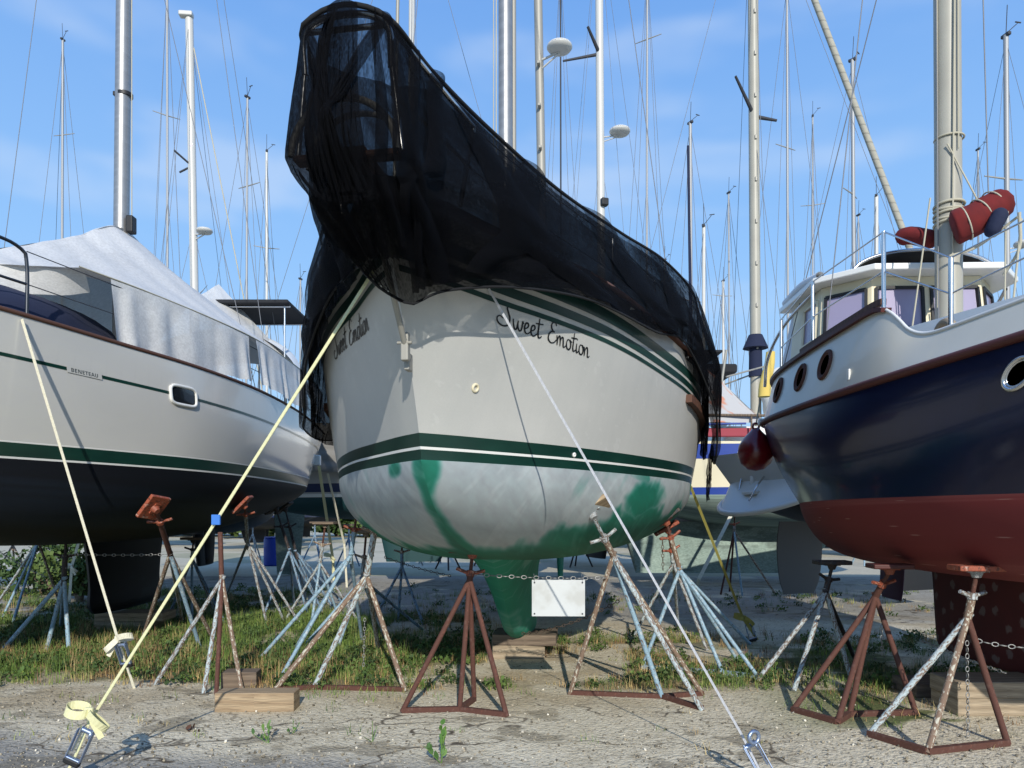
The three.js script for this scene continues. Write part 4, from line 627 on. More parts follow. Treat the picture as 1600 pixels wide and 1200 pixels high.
// ================================================================ jack stands
// junction of the legs, feet on the ground and the pad under the hull; every stand is its own thing
function jackStand(label, o) {
  const J = at(...o.J), feet = o.feet.map(([x, y]) => groundAt(x, y)), c = feet.reduce((s, p) => s.add(p), V(0, 0, 0)).multiplyScalar(1 / feet.length);
  const T = thing('jack_stand', label, 'jack stand', [c.x, 0, c.z], 0, o.group ?? 'boat jack stands');
  const L = (p) => p.clone().sub(V(c.x, 0, c.z)), r = o.r ?? 0.02, Jl = L(J);
  feet.forEach((f, i) => { const fl = L(f); fl.y = 0.012; const dir = Jl.clone().sub(fl).normalize(); part('leg', bar(fl, Jl.clone().addScaledVector(dir, 0.04), r, r, 9), o.legMats ? M[o.legMats[i % o.legMats.length]] : M[o.mat], T); });
  for (const [a, b] of o.base ?? []) { const p = L(feet[a]), q = L(feet[b]); p.y = q.y = 0.028; part('base_bar', beam(p, q, 0.042, 0.042), M[o.baseMat ?? o.mat], T); }
  if (!o.pad) { const top = at(...o.top), tl = L(top); part('post', [bar(Jl.clone().add(V(0, -0.12, 0)), tl, r * 1.15, r * 1.15, 10)], M[o.postMat ?? o.mat], T); return T; }
  const Pd = L(at(...o.pad)), dir = Pd.clone().sub(Jl), e = Jl.clone().addScaledVector(dir, o.ear ?? 0.4);
  part('post', bar(Jl.clone().addScaledVector(dir, -0.18), e, r * 1.25, r * 1.25, 10), M[o.postMat ?? o.mat], T);
  part('screw', bar(e, Pd, r * 0.72, r * 0.72, 9), M[o.screwMat ?? 'standRust'], T);
  // wing nut: collar and two handles
  const n = dir.clone().normalize(), sx = V(1, 0, 0).addScaledVector(n, -n.x).normalize();
  const tw = o.twist ?? 0.3, ax = sx.clone().applyAxisAngle(n, tw);
  part('wing_nut', [bar(e.clone().addScaledVector(n, -0.02), e.clone().addScaledVector(n, 0.025), r * 1.7, r * 1.5, 10), bar(e.clone().addScaledVector(ax, -0.12).addScaledVector(n, 0.03), e.clone().addScaledVector(ax, -0.02), 0.015), bar(e.clone().addScaledVector(ax, 0.02), e.clone().addScaledVector(ax, 0.12).addScaledVector(n, 0.03), 0.015)], M[o.nutMat ?? 'standRed'], T);
  // pad: plank on a steel cup, tilted to the hull
  const pn = V(...(o.normal ?? [0, 1, 0])).normalize(), px = V(...(o.along ?? [1, 0, 0.1])); px.addScaledVector(pn, -px.dot(pn)).normalize(); const pz = V().crossVectors(px, pn);
  const m4 = new THREE.Matrix4().makeBasis(px, pn, pz).setPosition(Pd);
  const [pw, pd] = o.padSize ?? [0.32, 0.22];
  part('pad', box(pw, 0.04, pd, 0, 0.045, 0, 0.01).applyMatrix4(m4), M[o.padMat ?? 'standRed'], T);
  part('pad_cup', [new THREE.CylinderGeometry(0.05, 0.03, 0.05, 12).applyMatrix4(m4), box(pw * 0.45, 0.012, 0.07, 0, 0.02, 0).applyMatrix4(m4)], M[o.nutMat ?? 'standRed'], T);
  return T;
}
jackStand('solid rust-brown jack stand under the stem of the middle boat', { J: [734, 905, 6.35], pad: [738, 868, 6.35], ear: 0.25, feet: [[628, 1115], [718, 1113], [792, 1122], [741, 1097]], base: [[0, 1], [1, 2], [1, 3]], mat: 'standRust', baseMat: 'standRust', padMat: 'teakRed', nutMat: 'standRed', padSize: [0.36, 0.26], r: 0.021 });
jackStand('pale blue flaking jack stand with a wooden pad, right of the white board', { J: [958, 868, 6.5], pad: [926, 806, 6.15], ear: 0.45, feet: [[890, 1087], [1035, 1093], [1098, 1088], [1097, 1112]], legMats: ['standRusty', 'standBlue', 'standRusty', 'standPale'], base: [[1, 2], [1, 3], [0, 1]], baseMat: 'standRust', mat: 'standRusty', padMat: 'wood', nutMat: 'standGrey', screwMat: 'standGrey', normal: [-0.5, 0.78, -0.42], along: [1, 0.65, 0], padSize: [0.36, 0.24], r: 0.022 });
jackStand('white and rust flaked jack stand behind the timber block, left of the keel', { J: [573, 900, 7.2], pad: [590, 803, 7.0], ear: 0.72, feet: [[428, 1082], [490, 1078], [633, 1082], [592, 1020]], legMats: ['standRusty', 'standPale', 'standRusty', 'standGrey'], base: [[0, 1], [1, 2]], baseMat: 'standRust', mat: 'standPale', padMat: 'woodOld', nutMat: 'standRusty', normal: [0.7, 0.7, -0.2], along: [1, -0.9, 0.2], r: 0.024 });
jackStand('light blue jack stand with an orange pad under the left side of the middle boat', { J: [548, 868, 8.4], pad: [558, 800, 8.3], ear: 0.6, feet: [[405, 1032], [463, 1012], [440, 1058], [566, 1005]], mat: 'standBlue', padMat: 'standRed', nutMat: 'standRed', normal: [0.6, 0.8, -0.1], padSize: [0.26, 0.2] });
jackStand('blue jack stand with a blue base bar, rear right of the middle boat', { J: [1062, 890, 8.0], pad: [1042, 818, 7.9], ear: 0.7, feet: [[1003, 1046], [1130, 1055], [1186, 1062], [1150, 1030]], base: [[0, 1], [1, 2]], mat: 'standBlue', postMat: 'standRusty', padMat: 'blackIron', nutMat: 'standRed', normal: [-0.6, 0.8, -0.1], along: [1, 0.7, 0], padSize: [0.36, 0.22] });
jackStand('second blue and white jack stand close behind the rear right one', { J: [1052, 880, 9.3], pad: [1044, 830, 9.2], feet: [[985, 1004], [1105, 1018], [1172, 1008], [1060, 985]], legMats: ['standPale', 'standGrey', 'standBlue'], mat: 'standPale', padMat: 'standRed', normal: [-0.5, 0.85, 0] });
jackStand('jack stand with a big tilted orange pad against the dark bottom of the left boat', { J: [266, 866, 8.5], pad: [244, 797, 7.75], ear: 0.75, feet: [[222, 1002], [312, 1012], [335, 1004], [285, 975]], legMats: ['standRusty', 'standBlue', 'standRusty', 'standGrey'], mat: 'standRusty', postMat: 'standRust', screwMat: 'standRust', padMat: 'standRed', nutMat: 'standRed', normal: [-0.72, 0.62, -0.3], along: [0.6, 0.7, 0.1], padSize: [0.28, 0.26], r: 0.024 });
jackStand('blue jack stand with a dark red pad under the belly of the left boat', { J: [100, 905, 8.9], pad: [103, 846, 8.9], ear: 0.6, feet: [[0, 1022], [72, 1020], [108, 1024], [95, 985]], mat: 'standBlue', postMat: 'blackIron', screwMat: 'blackIron', nutMat: 'blackIron', padMat: 'teakRed', padSize: [0.4, 0.26], r: 0.024 });
jackStand('grey jack stand with red pad under the stern quarter of the left boat', { J: [387, 848, 10.9], pad: [383, 792, 10.05], ear: 0.8, feet: [[418, 980], [446, 976], [470, 978], [352, 935]], mat: 'standGrey', postMat: 'standGrey', padMat: 'standRed', nutMat: 'standRed', normal: [-0.7, 0.7, 0.1], along: [0.7, 0.7, 0], padSize: [0.3, 0.24] });
jackStand('bare rusty jack stand with no pad, next to the small timber block', { J: [347, 905, 7.2], top: [344, 832, 7.3], feet: [[242, 1072], [318, 1086], [338, 1087], [378, 1082]], legMats: ['standGrey', 'standPale', 'standRust', 'standRusty'], mat: 'standRusty', postMat: 'standRust' });
jackStand('slate blue jack stand in front of the pale panel behind the left boat', { J: [452, 860, 12.3], pad: [432, 797, 12.2], ear: 0.6, feet: [[410, 968], [482, 964], [505, 958], [460, 948]], mat: 'standSteel', postMat: 'blackIron', nutMat: 'blackIron', screwMat: 'blackIron', padMat: 'blackIron', normal: [-0.6, 0.8, 0] });
jackStand('slate blue jack stand with white taped legs, under the stern of the left boat', { J: [462, 862, 12.9], pad: [446, 797, 12.8], ear: 0.6, feet: [[500, 950], [522, 952], [540, 948], [478, 940]], mat: 'standSteel', postMat: 'blackIron', nutMat: 'blackIron', screwMat: 'blackIron', padMat: 'blackIron', normal: [-0.6, 0.8, 0] });
jackStand('pale jack stand at the left edge, far side of the left boat', { J: [60, 846, 12], pad: [56, 832, 12], ear: 0.5, feet: [[-12, 956], [4, 966], [20, 974], [98, 958]], legMats: ['standPale', 'standBlue', 'standBlue', 'standRusty'], mat: 'standPale', padMat: 'teakRed' });
jackStand('red-brown jack stand with an orange wing nut under the blue boat', { J: [1368, 932, 6.5], pad: [1390, 893, 6.35], ear: 0.5, feet: [[1238, 1113], [1308, 1133], [1327, 1121], [1432, 1118]], base: [[0, 1], [1, 2], [2, 3]], mat: 'standRust', padMat: 'teakRed', nutMat: 'standRed', r: 0.023 });
jackStand('peeling white jack stand at the front right with a rusty base', { J: [1512, 965, 5.55], pad: [1526, 897, 5.5], ear: 0.5, feet: [[1357, 1152], [1449, 1180], [1575, 1166]], base: [[0, 1], [1, 2]], legMats: ['standPale', 'standRusty', 'standRust'], mat: 'standRusty', postMat: 'standRusty', baseMat: 'standRust', padMat: 'standRed', nutMat: 'standGrey', screwMat: 'standRust', r: 0.023 });
jackStand('black and white jack stand under the stern of the blue boat', { J: [1290, 925, 7.5], pad: [1300, 886, 7.5], ear: 0.5, feet: [[1182, 1067], [1240, 1082], [1337, 1034], [1330, 1062]], legMats: ['standGrey', 'standPale', 'blackIron', 'standPale'], mat: 'standGrey', postMat: 'blackIron', nutMat: 'blackIron', screwMat: 'blackIron', padMat: 'blackIron', r: 0.023 });
jackStand('slim jack stand with a red pad against the pale hull behind the fender', { J: [1147, 830, 15.4], pad: [1148, 803, 15.3], ear: 0.4, feet: [[1126, 930], [1160, 932], [1212, 930], [1140, 925]], legMats: ['standRust', 'standBlue', 'standRusty'], mat: 'standGrey', padMat: 'standRed', normal: [0, 0.8, -0.6] });
jackStand('sky-blue jack stand with bare grey post in the cluster left of the green keel', { J: [566, 905, 9.6], pad: [572, 836, 9.5], ear: 0.5, feet: [[478, 1008], [528, 1012], [602, 1000], [660, 985]], legMats: ['standBlue', 'standBlue', 'standPale', 'standSteel'], mat: 'standBlue', postMat: 'standGrey', padMat: 'woodOld', nutMat: 'standRusty' });
jackStand('pale jack stand in the cluster between the two left hulls', { J: [500, 880, 11.4], pad: [508, 822, 11.3], ear: 0.5, feet: [[445, 972], [486, 982], [530, 968], [560, 972]], legMats: ['standPale', 'standBlue', 'standBlue', 'standGrey'], mat: 'standPale', padMat: 'woodOld', nutMat: 'standRusty' });
jackStand('thin steel-blue jack stand seen through the legs of the flaked one', { J: [628, 885, 11.6], pad: [628, 840, 11.6], ear: 0.5, feet: [[582, 975], [622, 970], [662, 978]], mat: 'standSteel', padMat: 'woodOld', nutMat: 'standRusty' });
jackStand('dusty blue jack stand right of the dark keel of the left boat', { J: [300, 872, 11.8], pad: [302, 846, 11.8], ear: 0.5, feet: [[262, 968], [300, 972], [338, 962], [352, 975]], legMats: ['standSteel', 'standBlue', 'standGrey'], mat: 'standBlue', padMat: 'woodOld', nutMat: 'blackIron' });
// further stands in the yard behind, seen between the keels
const farStands = [[640, 884, 'standGrey', 'in the gap left of the rust-brown stand'], [672, 880, 'standPale', 'pale and narrow, just left of the rust-brown stand'], [700, 890, 'blackIron', 'dark, half hidden by the rust-brown stand'], [760, 884, 'standRust', 'low behind the top of the green keel'], [905, 886, 'blackIron', 'dark, behind the top edge of the white board'], [1350, 884, 'standBlue', 'light blue, between the rudder and the blue boat\'s keel'], [1405, 878, 'standPale', 'white, far behind the red-brown stand'], [1432, 882, 'standGrey', 'grey, far back beside the dark red keel'], [395, 876, 'standGrey', 'grey, in the distance beyond the rusty stand'], [492, 880, 'standSteel', 'dark blue, right of the pale panel'], [545, 886, 'standSteel', 'under the dark teal keel'], [1230, 884, 'standGrey', 'thin, behind the grey rudder'], [215, 890, 'standPale', 'far back, left of the dark keel'], [20, 896, 'standRusty', 'far back at the left edge by the bush']];
for (const [px, py, m, where] of farStands) {
  const g = groundAt(px, py), d = -g.z, T = thing('jack_stand', 'distant jack stand ' + where, 'jack stand', [g.x, 0, g.z], rr(0, 3), 'boat jack stands');
  const h = rr(0.75, 0.95); for (let i = 0; i < 3; i++) { const a = i * 2.094; part('leg', bar(V(Math.cos(a) * 0.42, 0.01, Math.sin(a) * 0.42), V(0, h, 0), 0.026, 0.026, 7), M[m], T); }
  part('post', bar(V(0, h - 0.15, 0), V(0, h + 0.4, 0), 0.026), M[m], T); part('pad', box(0.3, 0.05, 0.22, 0, h + 0.42, 0), M.woodOld, T);
}
// ================================================================ tie-down straps with ratchets, chains, board, timbers
function ratchet(T, p, dir, s, mats = M.zinc) {
  // two side plates, a handle folded along the strap, a spindle; dir points up the strap
  const d = dir.clone().normalize(), side = V().crossVectors(d, V(0, 0, 1)).normalize(), n = V().crossVectors(side, d).normalize();
  const m = new THREE.Matrix4().makeBasis(side, d, n).setPosition(p);
  const A = (g) => g.applyMatrix4(m);
  const f = part('ratchet_frame', [A(box(0.006, 0.16, 0.035, -0.035, -0.03, 0, 0.002)), A(box(0.006, 0.16, 0.035, 0.035, -0.03, 0, 0.002)), A(new THREE.CylinderGeometry(0.016, 0.016, 0.07, 12).rotateZ(Math.PI / 2).translate(0, 0.03, 0)), A(new THREE.CylinderGeometry(0.03, 0.03, 0.008, 14).rotateZ(Math.PI / 2).translate(0.03, 0.02, 0))].map((g) => g.scale(1, 1, 1)), mats, T);
  part('ratchet_handle', [A(box(0.006, 0.2, 0.03, -0.045, -0.06, 0.03, 0.002)), A(box(0.006, 0.2, 0.03, 0.045, -0.06, 0.03, 0.002)), A(box(0.09, 0.035, 0.03, 0, -0.15, 0.03, 0.008))], M.zinc, T);
  part('handle_grip', [A(box(0.1, 0.04, 0.04, 0, -0.16, 0.03, 0.012))], M.black, f);
  return T;
}
function bow(T, p, mat, k, side) {
  // loose end tied in loops
  const loop = (ax, ay, w) => { const pts = [], dir = V(ax, ay, 0), len = dir.length(), ac = V(-ay, ax, 0.03).normalize(); for (let i = 0; i <= 20; i++) { const a = i / 20 * Math.PI * 2; pts.push(p.clone().addScaledVector(dir, (1 - Math.cos(a)) / 2).addScaledVector(ac, 0.35 * w * Math.sin(a)).add(V(0, 0, 0.025 + len * 0.33 * Math.sin(a)))); } return ribbon(pts, w, 0.003, (i, t) => ac.clone()); };
  part('tied_bow', [loop(-0.13 * side, 0.03, 0.05), loop(0.11 * side, -0.1, 0.045), ribbon([p.clone(), p.clone().add(V(0.03 * side, -0.06, 0.03)), p.clone().add(V(0.08 * side, -0.15, 0.03))], 0.04, 0.003, V(1, 0.5, 0)), box(0.055, 0.06, 0.03, p.x, p.y, p.z + 0.02, 0.01)], mat, T);
}
function strap(label, pts, w, mat, across, extra) {
  const T = thing('tie_down_strap', label, 'strap', [0, 0, 0], 0, 'tie-down straps');
  const dense = []; for (let i = 0; i < pts.length - 1; i++) for (let k = 0; k < 12; k++) dense.push(pts[i].clone().lerp(pts[i + 1], k / 12)); dense.push(pts[pts.length - 1]);
  part('webbing', ribbon(dense, w, 0.004, across ?? V(1, 0.2, 0.3)), mat, T); extra && extra(T); return T;
}
{
  const toW = (p) => mainBoat.localToWorld(p.clone()); mainBoat.updateMatrixWorld(true); leftBoat.updateMatrixWorld(true);
  // starboard bow strap of the middle boat, running left across the view to the ground
  const a1 = toW(mainAt(0.014, 2.98, -1, 0.03)), g1 = at(100, 1215, 4.66), r1 = at(140, 1128, 4.64);
  const t1 = strap('pale yellow ratchet strap running from the middle boat\'s bow down to the lower left corner', [a1, r1, at(122, 1172, 4.64), V(g1.x, 0.0, g1.z)], 0.021, M.strapYellow, V(1, 0.3, 0.4), (T) => { ratchet(T, at(134, 1150, 4.6), at(140, 1128, 4.62).sub(at(112, 1190, 4.62)), 1); bow(T, at(142, 1112, 4.58), M.strapYellow, 1, 1); });
  const q = a1.clone().lerp(r1, 0.535);
  solo('tape', box(0.05, 0.06, 0.02, q.x, q.y, q.z + 0.012, 0.003), M.blueTape, 'small blue tape wrapped round the pale yellow strap', 'tape');
  // port bow strap
  const a2 = toW(mainAt(0.052, 2.97, 1, 0.02)), g2 = at(1196, 1222, 4.62), r2 = at(1160, 1150, 4.66);
  strap('grey-white strap from the middle boat\'s right rail past its name to the lower right ratchet', [a2, r2, V(g2.x, 0, g2.z)], 0.014, M.strapGrey, V(1, 0.2, 0.6), (T) => { ratchet(T, at(1176, 1172, 4.56), r2.clone().sub(at(1196, 1215, 4.6)), 1); part('strap_roll', new THREE.TorusGeometry(0.035, 0.012, 8, 20).rotateY(0.4).translate(...at(1178, 1152, 4.5).toArray()), M.zinc, T); });
  // left boat's strap
  const a3 = leftBoat.localToWorld((() => { const p = leftH.top(0.208, 3.28, 1); p.x += 0.02; return p; })()), r3 = at(184, 998, 6.9), g3 = groundAt(210, 1076);
  strap('cream strap from the left boat\'s rail down past the dark keel', [a3, r3, g3], 0.028, M.strapPale, V(1, 0.3, 0.3), (T) => { ratchet(T, at(192, 1012, 6.8), r3.clone().sub(g3), 1); bow(T, at(186, 998, 6.8), M.strapPale, 2, -1); });
  // olive strap behind at right
  const r4 = at(1162, 968, 9.8);
  strap('olive strap from the right quarter of the middle boat to a ratchet in the shade', [at(1079, 760, 8.6), r4, groundAt(1184, 1000)], 0.03, M.strapOlive, V(1, 0.2, 0.3), (T) => { ratchet(T, at(1170, 980, 9.7), V(-0.3, 1, 0), 1); bow(T, at(1162, 965, 9.7), M.strapOlive, 3, 1); });
  strap('cream strap slanting across the pale hull behind the fender', [at(1160, 770, 16.1), at(1092, 905, 15.4), groundAt(1085, 928)], 0.07, M.strapPale, V(1, 0.2, 0));
  strap('yellowish strap hanging beside the stern of the left boat', [at(497, 720, 15.6), at(520, 872, 16.6), groundAt(522, 920)], 0.06, M.strapYellow, V(1, 0, 0), (T) => bow(T, at(516, 868, 16.4), M.strapYellow, 5, 1));
  strap('thin grey strap behind, between the left boat\'s stern and the middle hull', [at(512, 740, 15.8), at(538, 850, 16.8), groundAt(542, 918)], 0.045, M.strapPale, V(1, 0, 0));
  strap('knotted cream strap beyond the blue stand, left of the dark keel', [at(128, 830, 13.6), at(112, 885, 13.6), groundAt(108, 946)], 0.05, M.strapPale, V(1, 0, 0), (T) => bow(T, at(112, 885, 13.5), M.strapPale, 7, 1));
}
function chain(label, a, b, sag, size, mat) {
  const n = Math.max(4, Math.round(a.distanceTo(b) / (size * 1.55))), gs = [], base = new THREE.TorusGeometry(size * 0.42, size * 0.11, 5, 10); base.scale(1.5, 1, 1);
  const pt = (u) => a.clone().lerp(b, u).add(V(0, -sag * 4 * u * (1 - u), 0));
  for (let i = 0; i < n; i++) { const u = (i + 0.5) / n, p = pt(u), d = pt(u + 0.01).sub(pt(u - 0.01)).normalize(), g = base.clone(); g.rotateX(i % 2 ? Math.PI / 2 : 0); g.applyQuaternion(new THREE.Quaternion().setFromUnitVectors(V(1, 0, 0), d)); g.translate(p.x, p.y, p.z); gs.push(g); }
  return solo('chain', gs, mat, label, 'chain', 'chains between the stands');
}
chain('chain carrying the white board between two jack stands', at(736, 897, 6.4), at(948, 903, 6.5), 0.015, 0.034, M.chain);
chain('chain stretched between the stands of the left boat past its dark keel', at(102, 866, 8.9), at(268, 866, 8.9), 0.01, 0.034, M.chain);
chain('chain hanging straight down from the peeling stand at the right', at(1511, 1000, 5.5), at(1513, 1172, 5.5), 0, 0.03, M.chain);
chain('chain stretched to the right edge from the peeling stand', at(1523, 1000, 5.55), at(1640, 1012, 5.4), 0.02, 0.034, M.chain);
chain('chain sloping across the dark red keel', at(1440, 1000, 6.6), at(1572, 1052, 5.6), 0.01, 0.03, M.chain);
chain('chain sagging from the keel of the middle boat up to the pale blue stand', at(815, 990, 8.0), at(968, 938, 7.0), 0.06, 0.034, M.chainRust);
chain('chain dangling under the white and rust flaked stand', at(570, 965, 7.4), at(568, 1042, 7.4), 0, 0.028, M.chain);
chain('chain slanting down to the left at the far left stand', at(-10, 856, 10.5), at(72, 902, 10.2), 0.02, 0.03, M.chain);
chain('dark chain running low behind the rust-brown stand', at(600, 870, 10.2), at(705, 900, 9.4), 0.02, 0.035, M.chainRust);
chain('chain hanging in a pair from the rear right stand', at(1035, 838, 7.9), at(1036, 892, 7.9), 0, 0.03, M.chainRust);
chain('chain hanging below the red-brown stand', at(1378, 975, 6.6), at(1378, 1025, 6.6), 0, 0.028, M.chain);
{ // the blank white board
  const c = at(872.5, 934.5, 6.36), w = 83 * 6.36 / FOCAL, h = 57 * 6.36 / FOCAL;
  const T = thing('notice_board', 'blank white board wired to the chain in front of the green keel', 'board', [c.x, c.y, c.z], -0.02);
  part('panel', box(w, h, 0.008, 0, 0, 0, 0.002), M.board, T);
  for (const [x, y] of [[-1, 1], [1, 1], [-1, -1], [1, -1]]) part('screw', new THREE.CylinderGeometry(0.007, 0.007, 0.006, 10).rotateX(Math.PI / 2).translate(x * (w / 2 - 0.022), y * (h / 2 - 0.022), 0.006), M.wireDark, T);
  for (const x of [-1, 1]) part('wire_tie', [bar(V(x * (w / 2 - 0.022), h / 2 - 0.02, 0.006), V(x * (w / 2 - 0.022) - 0.006, h / 2 + 0.05, 0.0), 0.002, 0.002, 5), bar(V(x * (w / 2 - 0.022) + 0.003, h / 2 + 0.0, 0.004), V(x * (w / 2 - 0.012) + 0.006, h / 2 + 0.045, 0.01), 0.002, 0.002, 5)], M.wire, T);
}
function timber(label, x0, x1, y0, y1, d, depth, mat, turn = 0) {
  const a = at(x0, y1, d), b = at(x1, y0, d), w = b.x - a.x, h = b.y - Math.max(a.y, 0), y = Math.max(a.y, 0);
  const g = box(w, h, depth, 0, 0, 0, 0.008), p = g.attributes.position; for (let i = 0; i < p.count; i++) { p.setY(i, p.getY(i) + 0.004 * (fbm(p.getX(i) * 7 + 5, p.getZ(i) * 7 + 5, 64, 3, 480) - 0.5)); }
  const o = solo('timber_block', g, mat, label, 'timber', 'timber blocks under the boats'); o.position.set((a.x + b.x) / 2, y + h / 2, -d - depth / 2); o.rotation.y = turn; return o;
}
timber('squared timber block lying alone on the gravel in front of the bare rusty stand', 335, 458, 1083, 1113.5, 6.23, 0.2, M.wood, 0.03);
timber('weathered grey timber block behind the lone squared timber', 344, 398, 1051, 1078, 7.0, 0.2, M.woodOld, 0.1);
timber('upper timber under the green keel of the middle boat', 772, 872, 992, 1009, 8.5, 0.5, M.woodOld, -0.1);
timber('lower timber of the stack under the green keel', 768, 850, 1009, 1030.8, 8.5, 0.45, M.woodPale, 0.05);
timber('upper timber under the dark keel of the left boat', 147, 253, 958, 971, 10.6, 0.45, M.wood, 0.02);
timber('lower timber under the dark keel of the left boat', 146, 236, 971, 986.1, 10.6, 0.45, M.woodPale, 0);
timber('upper timber of the stack under the dark red keel', 1495, 1650, 1066, 1092, 6.1, 0.4, M.woodPale, 0.02);
timber('lower timber of the stack under the dark red keel', 1497, 1640, 1092, 1119.8, 6.1, 0.4, M.woodPale, 0);
timber('timber set back on the left of the dark red keel', 1430, 1498, 1069, 1092, 6.7, 0.4, M.woodOld, 0.03);
// ================================================================ boats further back
function wires(list, r = 0.006) { return list.map(([a, b]) => bar(a, b, r, r, 5, true)); }
function farBoat(name, label, o) {
  // o: x, z (world, of the stem at the waterline), turn, L, B, yw, fb (freeboard), mats, mast {s, h, r, mat, lean}
  const T = thing(name, label, 'sailboat', [o.x, 0, o.z], o.turn, o.group);
  const L = o.L, B = o.B / 2, yw = o.yw ?? 1.7, fb = o.fb ?? 1.15, yb = o.yb ?? yw - 0.6;
  const H = hullShape({ yw, sheer: curve([[0, yw + fb + 0.12], [0.5, yw + fb - 0.05], [1, yw + fb]]), stem: (f) => -0.9 * f, stern: (f) => L + 0.6 * f,
    bw: curve([[0, 0], [0.1, B * 0.36], [0.25, B * 0.72], [0.45, B * 0.96], [0.65, B], [0.85, B * 0.86], [1, B * 0.6]]), bs: curve([[0, 0], [0.1, B * 0.48], [0.25, B * 0.82], [0.45, B], [0.7, B * 1.02], [0.9, B * 0.9], [1, B * 0.72]]),
    yk: curve([[0, yw - 0.02], [0.08, yw - 0.3], [0.25, lerp(yw, yb, 0.85)], [0.5, yb], [0.75, lerp(yw, yb, 0.8)], [1, yw - 0.05]]), vee: () => 0.8 });
  const c = (y) => () => y, hull = part('hull', [...band(H, c(yw + (o.boot ?? 0.1)), (t) => H.P.sheer(t), 6, 0, 28), ...transom(H)], o.top ?? M.gelGloss, T);
  part('waterline_stripe', band(H, c(yw), c(yw + (o.boot ?? 0.1)), 1, 0, 28), o.stripe ?? M.navyStripe, hull);
  if (o.bandY) part('sheer_band', band(H, c(o.bandY[0]), c(o.bandY[1]), 1, 0.006, 28, 0.002, 1), o.bandMat, hull);
  part('bottom', [...bottomBand(H, 8, 28), ...transomLow(H)], o.bottom ?? M.darkBottom, T);
  part('deck', deckOf(H), M.nonskid, T);
  part('keel', o.longKeel ? foil([[yb + 0.15, L * 0.24, L * 0.98, B * 0.2], [yb - 0.3, L * 0.34, L * 0.96, B * 0.14], [o.kb ?? 0.3, L * 0.44, L * 0.93, B * 0.12]]) : foil([[yb + 0.1, L * 0.38, L * 0.62, 0.24], [yb - 0.3, L * 0.4, L * 0.6, 0.16], [o.kb ?? 0.3, L * 0.42, L * 0.6, 0.14]]), o.bottom ?? M.darkBottom, T);
  if (o.cabin !== false) part('cabin', [box(B * 1.1, 0.45, L * 0.4, 0, yw + fb + 0.16, -L * 0.5, 0.12)], M.white, T);
  if (o.mast) {
    const m = o.mast, base = V(0, yw + fb - 0.02, -m.s), top = V(m.lean ?? 0, m.h, -m.s - 0.1), mast = part('mast', bar(base, top, m.r, m.r * 0.95, 12), m.mat ?? M.alu, T);
    const lr = o.wr ?? 0.006, ms = (y) => base.clone().lerp(top, (y - base.y) / (top.y - base.y));
    part('shroud', wires([[V(B * 0.95, yw + fb, -m.s - 0.2), ms(m.h * 0.985)], [V(-B * 0.95, yw + fb, -m.s - 0.2), ms(m.h * 0.985)], [V(B * 0.9, yw + fb, -m.s + 0.4), ms(m.h * 0.62)], [V(-B * 0.9, yw + fb, -m.s + 0.4), ms(m.h * 0.62)]], lr), o.wireMat ?? M.wire, mast);
    part('stay', wires([[V(0, yw + fb + 0.1, 0.7), ms(m.h * 0.99)], [V(0, yw + fb, -L - 0.3), ms(m.h * 0.99)]], lr), o.wireMat ?? M.wire, mast);
    if (m.spreaders) for (const y of m.spreaders) part('spreader', [bar(ms(y), ms(y).add(V(B * 0.55, 0.08, -0.12)), 0.03, 0.018), bar(ms(y), ms(y).add(V(-B * 0.55, 0.08, -0.12)), 0.03, 0.018)], m.sprMat ?? M.aluDull, mast);
    if (m.head) { part('masthead_fitting', [box(0.12, 0.1, 0.3, top.x, top.y, top.z, 0.02), bar(top, top.clone().add(V(0, 0.9, 0.05)), 0.012), bar(top.clone().add(V(0, 0.05, 0)), top.clone().add(V(0.32, 0.35, 0.1)), 0.012), box(0.2, 0.03, 0.03, top.x + 0.34, top.y + 0.38, top.z + 0.1)], M.wireDark, mast); }
    T.userData.mastAt = ms; T.userData.mastPart = mast;
  }
  delete T.userData.mastAt2; return T;
}
// place a boat so that its mast stands at a given spot: u = world x, d = metres ahead
const mastSpot = (px, d) => [(px - 800) * d / FOCAL, -d];
function byMast(name, label, px, d, turn, o) {
  const [mx, mz] = mastSpot(px, d), s = o.mast.s; // local (0, ., -s) -> world
  return farBoat(name, label, { ...o, turn, x: mx + Math.sin(turn) * s, z: mz + Math.cos(turn) * s });
}
const yAt = (py, d) => EYE + (HORIZON - py) * d / FOCAL;
